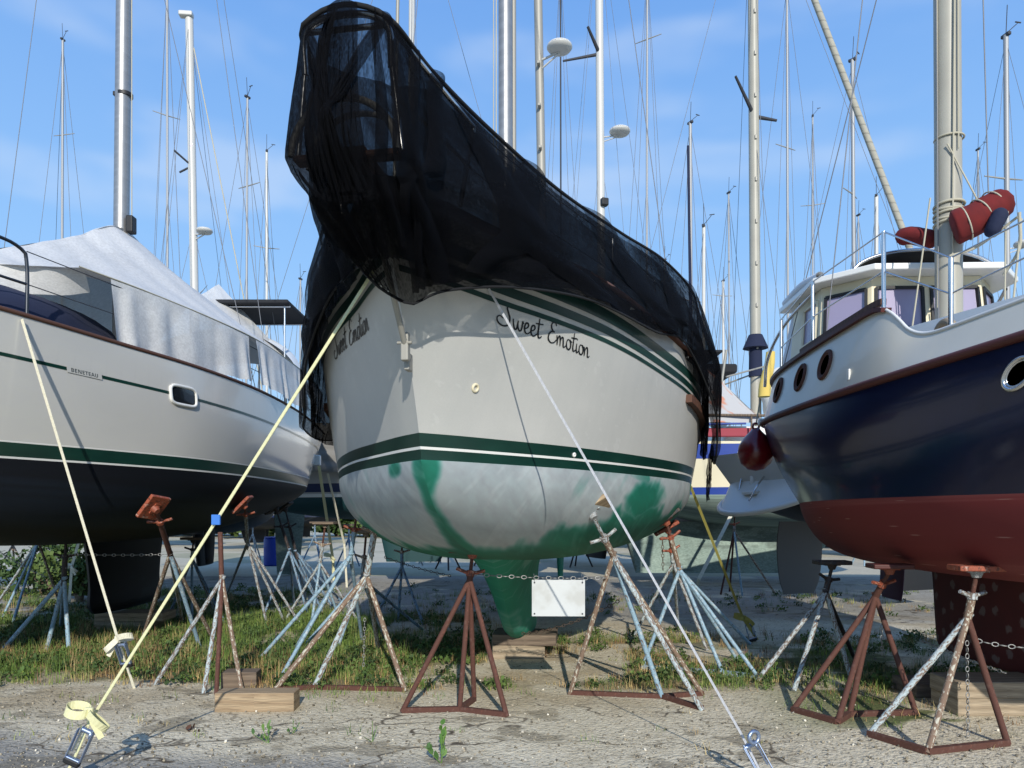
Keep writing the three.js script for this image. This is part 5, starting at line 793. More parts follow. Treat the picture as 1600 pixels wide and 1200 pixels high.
// pale cream boat with blue bands, lying across behind the middle and right boats
{
  const T = farBoat('sailboat', 'cream long-keeled boat with two blue bands lying side-on behind the fender', { x: 10.4, z: -18.4, turn: Math.PI / 2, L: 8.0, B: 3.5, yw: 2.05, fb: 1.2, yb: 1.3, kb: 0.22, longKeel: true, top: M.cream, stripe: M.blueStripe, boot: 0.16, bandY: [2.83, 3.15], bandMat: M.blueStripe, bottom: M.paleBottom, mast: { s: 4.55, h: 17.5, r: 0.13, mat: M.mastBeige } });
  const mast = T.userData.mastPart, ms = T.userData.mastAt;
  part('spreader', [bar(ms(yAt(180, 18.4)), ms(yAt(180, 18.4)).add(V(-0.55, 0.62, -0.6)), 0.05, 0.03), bar(ms(yAt(182, 18.4)), ms(yAt(182, 18.4)).add(V(-0.2, -0.2, 0.48)), 0.05, 0.03)], M.wireDark, mast);
  for (let i = 0; i < 9; i++) part('mast_step', box(0.06, 0.1, 0.05, -0.13, 0, 0, 0.01).translate(...ms(5.6 + i * 1.0).toArray()), M.aluDull, mast);
  part('mast_boot', [new THREE.CylinderGeometry(0.16, 0.3, 0.32, 16).translate(...ms(yAt(534, 18.4)).toArray()), new THREE.CylinderGeometry(0.15, 0.16, 0.7, 16).translate(...ms(yAt(566, 18.4)).toArray())], M.canvasNavy, T);
  part('furled_headsail', bar(V(0, 3.5, 0.85), V(0, 17.2, -4.4), 0.078, 0.07, 12), M.furled, T, 'thick rolled grey headsail on the forestay');
  part('solar_arch', [box(2.2, 0.06, 1.5, 0, 5.3, -6.4, 0.02), box(1.5, 0.22, 1.7, 0.2, 5.02, -6.0, 0.06)], M.canvasBlack, T);
  for (const [x, z] of [[-1.2, -5.6], [1.2, -5.6], [-1.2, -7.2], [1.2, -7.2]]) part('arch_post', [bar(V(x, 3.2, z - 0.3), V(x, 5.3, z), 0.03), bar(V(x, 4.7, z), V(x * 0.4, 5.1, z + 1.2), 0.02)], M.aluDull, T);
  part('awning', sheet([[V(-1.5, 5.3, -7.0), V(0, 5.4, -7.0), V(1.5, 5.3, -7.0)], [V(-1.6, 4.75, -6.1), V(0, 4.9, -6.1), V(1.6, 4.75, -6.1)], [V(-1.65, 3.72, -5.0), V(0, 3.95, -5.0), V(1.65, 3.72, -5.0)]], 16, 16, (u, v) => 0.05 * Math.sin(u * 9)), M.whiteSail, T, 'grey-white awning sloping down over the cockpit');
  part('awning_side', sheet([[V(-1.52, 5.28, -7.0), V(-1.6, 4.75, -6.1), V(-1.66, 3.74, -5.0)], [V(-1.66, 3.62, -7.0), V(-1.68, 3.62, -6.1), V(-1.68, 3.62, -4.95)]], 16, 8, (u, v) => 0.03 * Math.sin(u * 9)), std({ roughness: 0.9, map: tex(128, 128, (u, v) => mixc([176, 176, 178], [196, 110, 78], sstep(0.56, 0.7, fbm(u * 3, v * 3, 3, 3, 621)) * 0.7)) }), T, 'awning side curtain with a faded orange mark');
  part('awning_hem', pipe([V(-1.66, 3.6, -7.4), V(-1.67, 3.58, -6.6), V(-1.66, 3.6, -5.3)], 0.022, 8, 20), M.blueStripe, T);
  part('sail_bag', (() => { const g = new THREE.SphereGeometry(0.55, 20, 14); g.scale(0.7, 1.25, 0.75); g.translate(-0.3, 4.4, -4.1); const p = g.attributes.position; for (let i = 0; i < p.count; i++) p.setX(i, p.getX(i) + 0.08 * Math.sin(p.getY(i) * 13)); g.computeVertexNormals(); return g; })(), M.whiteSail, T);
  part('cockpit_cushion', [box(0.1, 0.2, 1.1, -1.5, 3.42, -6.9, 0.04), box(0.1, 0.2, 1.1, -1.5, 3.42, -5.6, 0.04)], std({ color: srgb(150, 66, 76), roughness: 0.9 }), T);
  part('guard_rail', [bar(V(-1.72, 3.8, -8.2), V(-1.72, 3.75, -3.6), 0.03), bar(V(-1.72, 3.25, -7.6), V(-1.72, 3.8, -7.2), 0.02), bar(V(-1.72, 3.25, -6.2), V(-1.72, 3.8, -6.6), 0.02), bar(V(-1.72, 3.25, -5.2), V(-1.72, 3.8, -5.2), 0.02)], M.woodOld, T);
}
// boat with a scooped white stern and grey rudder behind the blue one
{
  const T = farBoat('sailboat', 'dark-bottomed boat showing its white scooped stern and grey rudder behind the fender', { x: 9.9, z: -14.6, turn: Math.atan2(0.92, -0.39), L: 6.2, B: 2.5, yw: 1.78, fb: 0.8, yb: 1.25, kb: 0.3, top: M.gelGloss, bottom: M.black, cabin: false, mast: null });
  // local: aft is -z
  part('stern_scoop', (() => { const pts = []; return [grid(20, 12, (u, v) => { const a = (u - 0.5) * Math.PI, w = 0.95 * Math.sin(a), f = v; return V(w * (1 - 0.08 * f), 1.62 + 0.75 * f + 0.32 * (1 - Math.cos(a)) , -6.2 - 0.75 * (1 - f) * Math.cos(a) - 0.05); }, (u, v) => [u, v]), pipe(Array.from({ length: 15 }, (_, i) => { const a = (i / 14 - 0.5) * Math.PI; return V(0.95 * Math.sin(a), 1.62 + 0.32 * (1 - Math.cos(a)), -6.2 - 0.75 * Math.cos(a) - 0.05); }), 0.045, 8, 40)]; })(), M.white, T);
  part('boarding_step', [box(0.3, 0.06, 0.3, 0, 1.95, -6.62, 0.02), box(0.07, 0.4, 0.07, 0.2, 2.1, -6.5, 0.02)], M.white, T);
  part('step_rail', pipe([V(-0.16, 1.82, -6.88), V(-0.2, 2.05, -6.75), V(-0.12, 2.2, -6.55)], 0.016), M.stainless, T); part('step_rail', pipe([V(0.4, 2.0, -6.6), V(0.46, 2.2, -6.5), V(0.44, 2.3, -6.4)], 0.016), M.stainless, T);
}
{ // its rudder hangs plumb under the stern; built on the same thing
  const T = scene.children.find((o) => o.userData.label && o.userData.label.startsWith('dark-bottomed boat'));
  part('rudder', foil([[1.5, 5.3, 6.15, 0.09], [1.1, 5.25, 6.2, 0.1], [0.6, 5.3, 6.15, 0.08], [0.34, 5.42, 6.05, 0.05]]), M.greyBottom, T, 'grey primed rudder blade');
}
// red ball fender hanging at the blue boat's stern
{
  const c = at(1181, 707, 9.75), T = thing('fender', 'dark red ball fender hanging from the stern corner of the blue boat', 'fender', [c.x, c.y, c.z]);
  part('ball', new THREE.LatheGeometry([[0, -0.235], [0.1, -0.215], [0.185, -0.14], [0.225, -0.02], [0.21, 0.09], [0.15, 0.19], [0.08, 0.26], [0.04, 0.31], [0, 0.31]].map(([x, y]) => new THREE.Vector2(x, y)), 32), M.redBall, T);
  part('eye', new THREE.TorusGeometry(0.04, 0.015, 8, 16).translate(0, 0.33, 0), M.redBall, T);
  part('lanyard', bar(V(0, 0.34, 0), V(0.04, 0.62, 0.02), 0.01), M.rope, T);
}
// grey boat lying across behind the gap on the left
{
  const T = farBoat('sailboat', 'grey boat with a navy band lying side-on, seen between the left and middle hulls', { x: -6.0, z: -18.2, turn: -Math.PI / 2, L: 7.2, B: 3.2, yw: 2.0, fb: 1.0, yb: 1.45, kb: 0.5, boot: 0.07, stripe: M.white, bandY: [2.11, 2.3], bandMat: M.navyStripe, top: std({ color: srgb(176, 174, 170), roughness: 0.6 }), bottom: M.tealBottom, mast: { s: 3.55, h: 17, r: 0.075, mat: M.mastWhite } });
  const ms = T.userData.mastAt; part('furled_sail', bar(V(0, 3.2, -3.1), ms(16.8).add(V(0, 0, 0.3)), 0.05, 0.04, 10), M.aluDull, T);
  part('lap_plank', Array.from({ length: 1 }, () => box(0.03, 0.02, 3.0, 1.56, 2.72, -2.4)), M.woodOld, T);
  part('weather_cloth', sheet([[V(1.4, 3.55, -0.6), V(1.62, 3.6, -1.6), V(1.64, 3.55, -2.8)], [V(1.42, 2.6, -0.6), V(1.68, 2.55, -1.6), V(1.7, 2.5, -2.8)]], 20, 12, (u, v) => 0.03 * Math.sin(v * 26)), std({ color: srgb(120, 118, 114), roughness: 0.95 }), T);
}
byMast('sailboat', 'white-masted sailboat behind the left boat, with a radar dome half way up', 309, 19.5, 0.1, { L: 7.6, B: 2.9, yw: 1.7, mast: { s: 3.2, h: yAt(20, 19.5), r: 0.105, mat: M.mastWhite, lean: -0.24, sprMat: M.wireDark } });
{ const T = scene.children.at(-1), m = T.userData.mastPart, ms = T.userData.mastAt, d = 19.5; radarDome(m, ms(yAt(366, d)).add(V(0.36, 0, 0.3)), 0.2, ms(yAt(366, d))); part('spreader', [bar(ms(yAt(258, d)), ms(yAt(243, d)).add(V(-0.34, 0, 0.3)), 0.025), bar(ms(yAt(258, d)), ms(yAt(266, d)).add(V(-0.34, 0, -0.1)), 0.025)], M.wireDark, m); part('masthead', box(0.34, 0.12, 0.2, -0.3, yAt(22, d), -3.25, 0.03), M.mastWhite, m); part('jib_line', bar(ms(yAt(72, d)).add(V(0.1, 0, 0)), V(2.2, 3.2, -1.6), 0.014), M.rope, m); }
byMast('sailboat', 'sailboat with a tall white mast, radar and angled spreaders, right of the netting', 942, 23, 0.3, { L: 8.2, B: 3, yw: 1.6, mast: { s: 3.6, h: 20, r: 0.125, mat: M.mastWhite, lean: -0.1 } });
{ const T = scene.children.at(-1), m = T.userData.mastPart, ms = T.userData.mastAt, d = 23; radarDome(m, ms(yAt(208, d)).add(V(0.5, 0, 0.3)), 0.31, ms(yAt(214, d))); part('spreader', [bar(ms(yAt(83, d)), ms(yAt(58, d)).add(V(-0.55, 0, 0.4)), 0.06, 0.04), bar(ms(yAt(83, d)), ms(yAt(98, d)).add(V(-1.1, 0, -0.2)), 0.05, 0.03)], M.wireDark, m); part('deck_light', box(0.22, 0.22, 0.2, 0, yAt(318, d), -3.5, 0.03), M.black, m); }
const farList = [
  ['distant sailboat whose thin mast stands left of the netting', 417, 42, 0.4, 235, 0.085, 'mastWhite', [yAt(387, 42)]],
  ['distant sailboat with two thin dark poles above the dark sun roof', 468, 46, -0.3, 435, 0.06, 'alu', null],
  ['distant sailboat with a masthead vane, just right of the netting', 1081, 34, 0.5, 190, 0.085, 'alu', [yAt(470, 34)]],
  ['distant white-masted sailboat with a dark furled stay', 1099, 31, -0.4, 352, 0.085, 'mastWhite', null],
  ['far sailboat with a short mast and cross-tree right of the white masts', 1131, 50, 0.2, 438, 0.1, 'mastWhite', [yAt(462, 50)]],
  ['distant sailboat with a whip aerial on its mast, left of the rolled headsail', 1336, 30, 0.8, 92, 0.085, 'alu', [yAt(303, 30)]],
  ['distant sailboat with a short white mast behind the canopy', 1369, 36, -0.5, 305, 0.11, 'mastWhite', null],
  ['distant sailboat with silver mast and cross-tree at the right edge', 1576, 23.5, 0.2, 52, 0.09, 'alu', [yAt(278, 23.5)]],
  ['far sailboat with a thin mast left of the wheelhouse', 1343, 48, 0.3, 335, 0.05, 'wire', null],
  ['far sailboat with a thin mast just right of the wheelhouse', 1530, 44, 0.1, 232, 0.06, 'alu', null],
  ['far sailboat whose thin mast crosses between the silver and the white mast at the left', 262, 40, 0.7, -40, 0.07, 'alu', [yAt(180, 40)]],
  ['far sailboat with a grey mast just left of the leftmost silver mast', 96, 44, -0.2, 60, 0.08, 'alu', [yAt(210, 44)]],
  ['far sailboat with a thin mast right of the beige stepped mast', 1232, 38, 0.5, -30, 0.07, 'alu', [yAt(230, 38)]],
  ['far sailboat with a thin mast left of the beige stepped mast', 1010, 37, -0.6, -60, 0.06, 'wire', [yAt(60, 37)]],
  ['far sailboat with a slim mast between the mizzen and the tall white mast', 877, 41, 0.4, -60, 0.05, 'wireDark', null],
  ['far sailboat with a slim mast left of the black netting', 384, 36, -0.5, 150, 0.06, 'alu', [yAt(290, 36)]],
  ['far sailboat whose mast tip shows right of the middle boat beside the dark stay', 1140, 45, 0.3, 300, 0.06, 'alu', null],
  ['far sailboat with a thin mast left of the whip aerial', 1270, 47, -0.3, 180, 0.06, 'wire', [yAt(320, 47)]],
  ['far sailboat with a small mast peeping over the black netting', 1040, 52, 0.6, 405, 0.07, 'alu', null],
];
for (const [label, px, d, turn, topPy, r, mat, spr] of farList) byMast('sailboat', label, px, d, turn, { L: 6.8, B: 2.5, yw: 1.5, fb: 0.9, wr: Math.max(0.006, d * 0.0003), mast: { s: 2.9, h: yAt(topPy, d), r: r * 0.9, mat: M[mat === 'alu' || mat === 'wire' ? 'mastGrey' : mat], head: true, spreaders: spr }, group: 'masts of boats stored further back' });
{ const T = scene.children.find((o) => o.userData.label === 'distant white-masted sailboat with a dark furled stay'); part('furled_stay', bar(V(0.2, 2.4, 0.6), T.userData.mastAt(yAt(225, 31)).add(V(-0.6, 0, 0.2)), 0.07, 0.05), M.canvasNavy, T); }
{ const T = scene.children.find((o) => o.userData.label && o.userData.label.startsWith('distant sailboat with silver mast')); radarDome(T.userData.mastPart, T.userData.mastAt(yAt(382, 23.5)).add(V(0.4, 0, 0.2)), 0.28, T.userData.mastAt(yAt(388, 23.5))); }
for (const o of scene.children) { delete o.userData.mastAt; delete o.userData.mastPart; }
// yellow sail bag standing at the blue boat's stern quarter
solo('sail_bag', (() => { const c = at(1199, 575, 12), g = new THREE.CylinderGeometry(0.07, 0.1, 0.7, 18, 12); const p = g.attributes.position; for (let i = 0; i < p.count; i++) { const k = 1 + 0.2 * (fbm(p.getX(i) * 9 + 9, p.getY(i) * 6 + 9, 64, 3, 601) - 0.5); p.setXYZ(i, p.getX(i) * k + 0.05 * Math.sin(p.getY(i) * 4), p.getY(i), p.getZ(i) * k); } g.computeVertexNormals(); g.translate(c.x, c.y - 0.1, c.z); return g; })(), M.yellowCanvas, 'pale yellow canvas bundle peeping past the stern of the blue boat', 'bundle');
// blue drum and the pale panel under the left boat's stern
{
  const g = groundAt(426, 884), T = thing('drum', 'blue plastic drum standing beside the pale panel behind the left boat', 'drum', [g.x, 0, g.z]);
  part('body', new THREE.LatheGeometry([[0, 0], [0.24, 0], [0.27, 0.04], [0.275, 0.28], [0.285, 0.3], [0.275, 0.32], [0.275, 0.56], [0.285, 0.58], [0.275, 0.6], [0.27, 0.84], [0.24, 0.88], [0, 0.88]].map(([x, y]) => new THREE.Vector2(x, y)), 28), M.blueDrum, T);
  part('lid', new THREE.CylinderGeometry(0.25, 0.25, 0.03, 24).translate(0, 0.9, 0), M.blueDrum, T);
  const b = at(452, 832, 20.5), P = solo('keel_fin', foil([[b.y + 0.62, -0.5, 0.5, 0.14], [b.y, -0.44, 0.46, 0.12], [0.02, -0.3, 0.4, 0.1]]), M.paleBottom, 'pale scraped keel standing in the gap under the left boat\'s stern', 'keel'); P.position.set(b.x, 0, b.z); P.rotation.y = 1.2;
}
// ================================================================ lettering on the hulls, as thin brushed strokes laid on the surface
{
  // each letter: strokes of points in letter units (x-height 1); the name is slanted script
  const L = {
    S: [1.5, [[[1.35, 1.75], [1.2, 2.0], [0.85, 1.95], [0.72, 1.6], [0.9, 1.2], [1.05, 0.8], [0.95, 0.3], [0.55, 0.02], [0.0, -0.05], [-0.5, 0.15], [-0.55, 0.5], [-0.2, 0.72], [0.2, 0.6]]]],
    w: [1.35, [[[0, 0.9], [0.05, 0.4], [0.2, 0.05], [0.45, 0.15], [0.6, 0.7], [0.62, 0.9]], [[0.62, 0.9], [0.62, 0.35], [0.8, 0.03], [1.05, 0.2], [1.18, 0.75], [1.2, 0.95], [1.35, 0.8]]]],
    e: [0.82, [[[0.0, 0.4], [0.35, 0.5], [0.6, 0.75], [0.5, 0.98], [0.25, 0.9], [0.1, 0.5], [0.2, 0.1], [0.5, 0.02], [0.85, 0.3]]]],
    t: [0.7, [[[0.35, 1.8], [0.25, 1.0], [0.2, 0.3], [0.35, 0.02], [0.7, 0.25]], [[-0.15, 1.25], [0.3, 1.3], [0.85, 1.38]]]],
    E: [1.35, [[[1.25, 1.75], [1.05, 1.98], [0.65, 1.9], [0.5, 1.5], [0.75, 1.15], [1.0, 1.12], [0.55, 1.05], [0.2, 0.7], [0.15, 0.25], [0.5, 0.0], [0.95, 0.1], [1.3, 0.45]]]],
    m: [1.5, [[[0, 0.9], [0.1, 0.4], [0.1, 0.0]], [[0.1, 0.4], [0.3, 0.85], [0.48, 0.9], [0.55, 0.5], [0.55, 0.0]], [[0.55, 0.45], [0.75, 0.85], [0.95, 0.9], [1.03, 0.5], [1.05, 0.1], [1.2, 0.03], [1.45, 0.25]]]],
    o: [0.9, [[[0.55, 0.95], [0.2, 0.9], [0.05, 0.5], [0.15, 0.08], [0.45, 0.0], [0.7, 0.25], [0.72, 0.65], [0.55, 0.95], [0.75, 0.85], [0.95, 0.85]]]],
    i: [0.5, [[[0.1, 0.9], [0.08, 0.3], [0.2, 0.02], [0.5, 0.25]], [[0.16, 1.28], [0.2, 1.36]]]],
    n: [1.1, [[[0, 0.9], [0.1, 0.4], [0.1, 0.0]], [[0.1, 0.35], [0.32, 0.85], [0.55, 0.9], [0.65, 0.5], [0.66, 0.12], [0.82, 0.02], [1.05, 0.2]]]],
  };
  function write(H, boat, text, t0, y0, size, side, parent, mat, dt, drop, name = 'lettering') {
    const gs = []; let x = 0;
    const place = (lx, ly) => { const X = lx + 0.22 * ly, tt = t0 + dt * X * size; const y = y0 + ly * size - drop * X * size; const p = H.top(tt, y, side); return p; };
    const nrm = (lx, ly) => { const a = place(lx + 0.1, ly).sub(place(lx - 0.1, ly)), b = place(lx, ly + 0.1).sub(place(lx, ly - 0.1)), n = V().crossVectors(a, b).normalize(); if (n.x * side < 0) n.negate(); return n; };
    for (const ch of text) {
      if (ch === ' ') { x += 0.75; continue; }
      const [adv, strokes] = L[ch];
      for (const st of strokes) {
        const c = new THREE.SplineCurve(st.map(([a, b]) => new THREE.Vector2(a + x, b))), n = st.length * 5, pts = [], w = [];
        for (let i = 0; i <= n; i++) { const q = c.getPoint(i / n), d = c.getTangent(i / n); const p = place(q.x, q.y), nn = nrm(q.x, q.y); pts.push([p.addScaledVector(nn, 0.004), nn]); w.push(size * (0.13 + 0.1 * Math.abs(d.y)) * (0.55 + 0.45 * Math.sin(Math.PI * clamp(i / n, 0.06, 0.94)))); }
        const pos = [], idx = [];
        pts.forEach(([p, nn], i) => { const t = pts[Math.min(i + 1, n)][0].clone().sub(pts[Math.max(i - 1, 0)][0]).normalize(), a = V().crossVectors(nn, t).normalize(); for (const k of [-1, 1]) { const q = p.clone().addScaledVector(a, k * w[i] / 2); pos.push(q.x, q.y, q.z); } if (i) idx.push(i * 2 - 2, i * 2 - 1, i * 2, i * 2, i * 2 - 1, i * 2 + 1); });
        const g = new THREE.BufferGeometry(); g.setAttribute('position', new THREE.Float32BufferAttribute(pos, 3)); g.setIndex(idx); g.computeVertexNormals(); gs.push(g);
      }
      x += adv;
    }
    return part(name, gs, mat, parent);
  }
  const hull = mainBoat.children.find((c) => c.name === 'hull'), ink = std({ color: srgb(18, 22, 24), roughness: 0.4 });
  write(mainH, mainBoat, 'Sweet Emotion', 0.06, 2.8, 0.066, 1, hull, ink, 0.083, 0.08);
  write(mainH, mainBoat, 'Sweet Emotion', 0.118, 2.76, 0.07, -1, hull, ink, -0.083, 0.0);
  // small hull fittings of the middle boat
  const fit = (t, y, side, r, depth, mat, name) => { const p = mainAt(t, y, side), q = mainAt(t + 0.01, y, side), u = q.clone().sub(p).normalize(), v = mainAt(t, y + 0.05, side).sub(p).normalize(), n = V().crossVectors(u, v).normalize(); if (n.x * side < 0) n.negate(); const g = new THREE.TorusGeometry(r, depth, 10, 24); g.applyMatrix4(new THREE.Matrix4().makeBasis(u, V().crossVectors(n, u), n).setPosition(p.addScaledVector(n, depth * 0.4))); return part(name, g, mat, mainBoat); };
  fit(0.036, 2.4, 1, 0.022, 0.009, M.cream, 'drain_fitting');
  fit(0.115, 2.045, 1, 0.011, 0.008, M.white, 'drain_fitting');
  // builder's mark on the left boat's cove line
  const cv = document.createElement('canvas'); cv.width = 256; cv.height = 48; const cx = cv.getContext('2d'); cx.fillStyle = '#c2c0b9'; cx.fillRect(0, 0, 256, 48); cx.fillStyle = '#3c4446'; cx.font = 'bold 40px sans-serif'; cx.textAlign = 'center'; cx.textBaseline = 'middle'; cx.fillText('BENETEAU', 128, 26, 246);
  const ct = new THREE.CanvasTexture(cv); ct.colorSpace = THREE.SRGBColorSpace;
  const P = leftH.P;
  part('lettering', grid(12, 2, (u, v) => { const t = 0.243 + u * 0.034, p = leftH.top(t, P.sheer(t) - 0.39 + v * 0.06, 1); p.x += 0.007; return p; }), std({ map: ct, roughness: 0.4 }), leftBoat.children.find((c) => c.name === 'hull'));
}
// ================================================================ grass, weeds, loose gravel, shrubs
{
  const blade = (h, w, bend, a, o) => { const pos = [], idx = []; const ca = Math.cos(a), sa = Math.sin(a); for (let i = 0; i <= 3; i++) { const t = i / 3, y = h * t * (1 - 0.25 * bend * t), f = bend * h * t * t, ww = w * (1 - t) * 0.5 + 0.0004; for (const s of [-1, 1]) pos.push(o[0] + ca * f - sa * ww * s, y, o[1] + sa * f + ca * ww * s); if (i) { const b = i * 2; idx.push(b - 2, b - 1, b, b, b - 1, b + 1); } } const g = new THREE.BufferGeometry(); g.setAttribute('position', new THREE.Float32BufferAttribute(pos, 3)); g.setIndex(idx); g.computeVertexNormals(); return g; };
  const tuft = (n, h0, h1, w, spread) => merge(Array.from({ length: n }, () => blade(rr(h0, h1), rr(w * 0.7, w * 1.3), rr(0.1, 0.8), rr(0, 6.283), [rr(-spread, spread), rr(-spread, spread)])));
  const leafy = (n, h) => merge(Array.from({ length: n }, () => { const g = new THREE.CircleGeometry(rr(0.007, 0.017), 6); g.scale(1, 1.5, 1); g.rotateX(rr(-1.3, -0.3)); g.rotateY(rr(0, 6.283)); g.translate(rr(-0.09, 0.09), rr(0.01, h), rr(-0.09, 0.09)); return g; }));
  const gm = std({ color: 0xffffff, roughness: 0.8, vertexColors: false });
  const lots = [[tuft(14, 0.04, 0.12, 0.006, 0.07), 'grass'], [tuft(10, 0.07, 0.22, 0.006, 0.06), 'grass'], [leafy(34, 0.09), 'ground_cover'], [tuft(10, 0.03, 0.09, 0.005, 0.07), 'grass']];
  const buckets = lots.map(() => []);
  const greens = [[92, 118, 48], [110, 130, 58], [130, 136, 76], [74, 102, 42]], dry = [[172, 154, 104], [158, 132, 88], [136, 106, 74]];
  let tries = 0;
  while (tries++ < 60000) {
    const z = Math.pow(rnd(), 0.8) * 12 + 5.0, x = rr(-0.72, 0.72) * z; const m = grassMask(x, z); if (rnd() > m * (z > 12 ? 0.35 : 0.75)) { if (!(z < 7.6 && rnd() < 0.006)) continue; }
    const left = x < -0.8, k = rnd(), which = z < 7 ? 3 : k < 0.42 ? 0 : k < 0.62 ? 1 : k < 0.78 ? 2 : 3;
    const dryness = clamp((x > -0.9 ? 0.5 : 0.22) + (fbm(x * 0.8 + 30, z * 0.8 + 30, 256, 3, 611) - 0.5) * 1.6);
    const c = rnd() < dryness && which !== 2 ? dry[Math.floor(rnd() * 3)] : which === 2 ? [[70, 92, 40], [84, 104, 48], [60, 82, 38]][Math.floor(rnd() * 3)] : greens[Math.floor(rnd() * 4)];
    buckets[which].push([x, z, rr(0.6, 1.25) * (which === 1 ? (left ? 1 : 0.65) : 1), c]);
  }
  lots.forEach(([g, name], i) => {
    const L = buckets[i]; if (!L.length) return; const im = new THREE.InstancedMesh(g, gm, L.length), m = new THREE.Matrix4(), q = new THREE.Quaternion(), col = new THREE.Color(); im.name = numbered(name); im.castShadow = im.receiveShadow = true;
    L.forEach(([x, z, s, c], k) => { q.setFromAxisAngle(UPV, rr(0, 6.283)); m.compose(V(x, 0.002, -z), q, V(s, s * rr(0.8, 1.25), s)); im.setMatrixAt(k, m); const v = rr(0.85, 1.15); im.setColorAt(k, col.setRGB(c[0] / 255 * v, c[1] / 255 * v, c[2] / 255 * v, THREE.SRGBColorSpace)); });
    im.userData = { kind: 'stuff', label: ['short green grass under the boats', 'taller tufts of grass among the jack stands', 'low broad-leaved ground cover between the stands', 'sparse stubble of grass at the edge of the gravel'][i], category: i === 2 ? 'plants' : 'grass' }; scene.add(im);
  });
  // loose stones
  const sg = new THREE.IcosahedronGeometry(1, 1); { const p = sg.attributes.position; for (let i = 0; i < p.count; i++) { const k = 0.8 + 0.4 * hash2(Math.round(p.getX(i) * 50) + 99, Math.round(p.getY(i) * 50 + p.getZ(i) * 77) + 99, 7); p.setXYZ(i, p.getX(i) * k, p.getY(i) * k * 0.6, p.getZ(i) * k); } sg.computeVertexNormals(); }
  const N = 9000, im = new THREE.InstancedMesh(sg, std({ color: 0xffffff, roughness: 0.95 }), N), m = new THREE.Matrix4(), q = new THREE.Quaternion(), e = new THREE.Euler(), col = new THREE.Color(); im.name = 'loose_gravel';
  for (let i = 0; i < N; i++) { const z = 4.6 + Math.pow(rnd(), 1.5) * 6, x = rr(-0.72, 0.72) * z, s = 0.003 + 0.009 * Math.pow(rnd(), 4); e.set(rr(0, 6), rr(0, 6), rr(0, 6)); q.setFromEuler(e); m.compose(V(x, 0.012 + s * 0.2, -z), q, V(s, s, s)); im.setMatrixAt(i, m); const v = rr(0.55, 1.1), c = rnd() < 0.2 ? [205, 198, 182] : [158, 148, 128]; im.setColorAt(i, col.setRGB(c[0] / 255 * v, c[1] / 255 * v, c[2] / 255 * v, THREE.SRGBColorSpace)); }
  im.castShadow = im.receiveShadow = true; im.userData = { kind: 'stuff', label: 'loose shell gravel scattered over the yard', category: 'gravel' }; scene.add(im);
}
{ // single weeds in the foreground
  const leafG = (() => { const s = new THREE.Shape(); s.moveTo(0, 0); s.bezierCurveTo(0.012, 0.008, 0.02, 0.025, 0, 0.045); s.bezierCurveTo(-0.02, 0.025, -0.012, 0.008, 0, 0); const g = new THREE.ShapeGeometry(s, 5); const p = g.attributes.position; for (let i = 0; i < p.count; i++) p.setZ(i, -4 * p.getX(i) ** 2 + 6 * p.getY(i) ** 2 * -0.5); g.computeVertexNormals(); return g; })();
  const leafM = [std({ color: srgb(76, 112, 48), roughness: 0.55 }), std({ color: srgb(92, 124, 56), roughness: 0.55 }), std({ color: srgb(62, 94, 42), roughness: 0.55 })];
  const weed = (label, px, py, h, n, sc) => { const g = groundAt(px, py), T = thing('weed', label, 'weed', [g.x, 0, g.z]); const stems = []; for (let k = 0; k < 3; k++) { const a = rr(0, 6.28), tip = V(Math.cos(a) * 0.06 * k, h * (1 - 0.25 * k), Math.sin(a) * 0.06 * k); stems.push([V(0, 0, 0), tip]); part('stem', bar(V(0, 0, 0), tip, 0.003, 0.002, 5), leafM[1], T); }
    for (let i = 0; i < n; i++) { const st = stems[i % 3], t = rr(0.2, 1), l = part('leaf', leafG, leafM[i % 3], T); l.position.copy(st[0].clone().lerp(st[1], t)); l.rotation.set(rr(-1.2, 0.4), rr(0, 6.28), rr(-0.5, 0.5)); l.scale.setScalar(sc * rr(0.6, 1.2)); } };
  weed('upright leafy weed growing from the gravel at the bottom centre', 690, 1194, 0.27, 30, 1.35);
  weed('small weed left of the leafy one, in front of the timber block', 420, 1162, 0.15, 16, 0.9);
  weed('tiny weed between the timber block and the rust-brown stand', 458, 1146, 0.1, 8, 0.6);
  weed('dry twiggy sprig in the gravel below the rust-brown stand', 582, 1160, 0.14, 3, 0.4);
  // a scrap of brown dead leaves on the gravel
  const T = thing('dead_leaves', 'curled brown dead leaves on the gravel at the left', 'leaves', groundAt(297, 1146).toArray()); const br = std({ color: srgb(84, 56, 42), roughness: 0.9 });
  for (let i = 0; i < 9; i++) { const l = part('leaf', leafG, br, T); l.position.set(rr(-0.07, 0.07), 0.012 + rr(0, 0.02), rr(-0.04, 0.04)); l.rotation.set(rr(-2, -1), rr(0, 6.28), rr(-0.6, 0.6)); l.scale.setScalar(rr(0.7, 1.3)); }
}
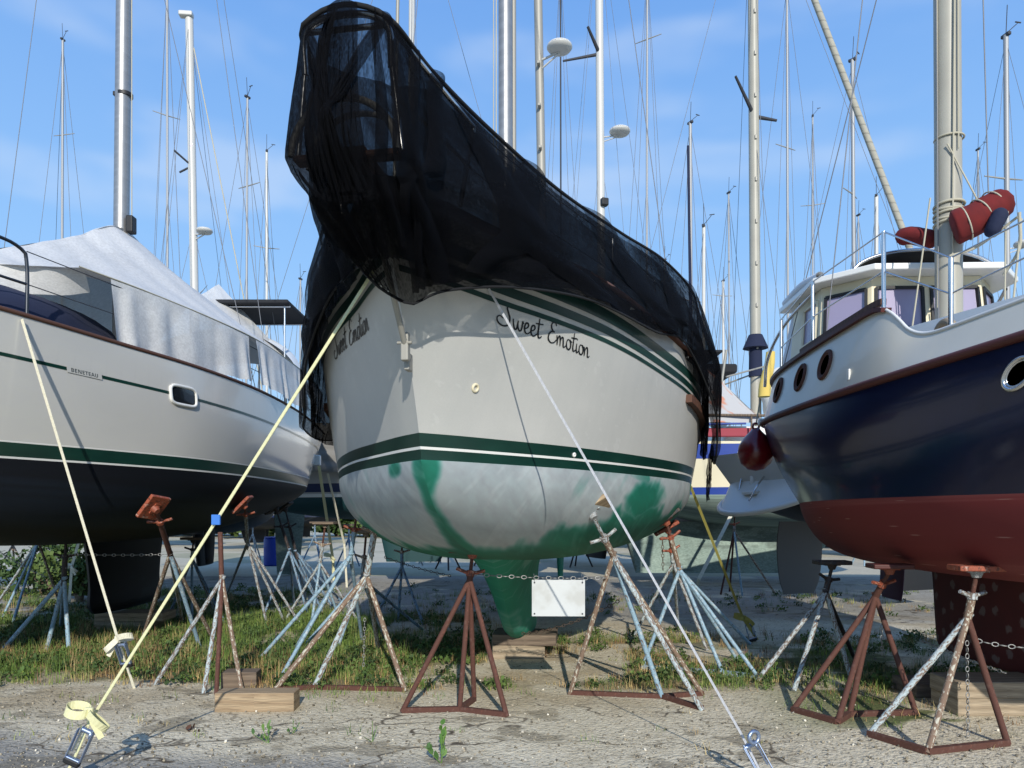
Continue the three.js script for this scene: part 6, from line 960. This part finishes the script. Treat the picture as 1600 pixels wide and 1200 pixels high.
{ // shrubs
  const lm = [std({ color: srgb(58, 82, 36), roughness: 0.75 }), std({ color: srgb(84, 104, 48), roughness: 0.75 }), std({ color: srgb(38, 58, 30), roughness: 0.75 })];
  const shrub = (label, x, z, w, h, k, n, leaf, group) => {
    const T = thing('shrub', label, 'shrub', [x, 0, z], 0, group);
    part('trunk', [bar(V(0, 0, 0), V(0.1 * w, h * 0.5, 0.05), 0.05 * w, 0.03 * w, 7), bar(V(0, 0, 0), V(-0.2 * w, h * 0.55, -0.1), 0.04 * w, 0.02 * w, 7), bar(V(0, h * 0.1, 0), V(0.25 * w, h * 0.6, -0.1), 0.03 * w, 0.02 * w, 7)], M.woodOld, T);
    const gs = []; const lobes = Array.from({ length: 9 }, () => [rr(-0.42, 0.42) * w, rr(0.3, 0.8) * h, rr(-0.35, 0.35) * w, rr(0.2, 0.34)]);
    for (let i = 0; i < n; i++) { const l = lobes[i % 9], a = rr(0, 6.283), b = Math.acos(rr(-1, 1)), r = Math.pow(rnd(), 0.35) * l[3]; const g = new THREE.PlaneGeometry(leaf * rr(0.6, 1.2), leaf * rr(1, 1.8)); g.rotateX(rr(-1.5, 1.5)); g.rotateY(rr(0, 6.283)); g.translate(l[0] + Math.sin(b) * Math.cos(a) * r * w, Math.max(0.03, l[1] + Math.cos(b) * r * h), l[2] + Math.sin(b) * Math.sin(a) * r * w); gs.push(g); }
    part('crown', gs, lm[k], T); return T;
  };
  shrub('dark bush behind the stands at the left edge', -12.8, -16.5, 3.6, 2.6, 2, 3200, 0.1);
  shrub('lower green bush left of the dark keel', -9.4, -15.5, 2.0, 1.1, 0, 2200, 0.07);
  shrub('leafy bush between the stands beside the dark keel', -8.0, -14.2, 1.3, 0.95, 1, 1500, 0.06);
  for (let i = 0; i < 15; i++) shrub('green bush in the distant hedge line behind the yard', -34 + i * 5.2 + rr(-1, 1), -56 + rr(-4, 4), rr(5, 7.5), rr(2.0, 3.2), i % 2, 1500, 0.36, 'hedge at the back of the yard');
}
renderer.render(scene, camera);
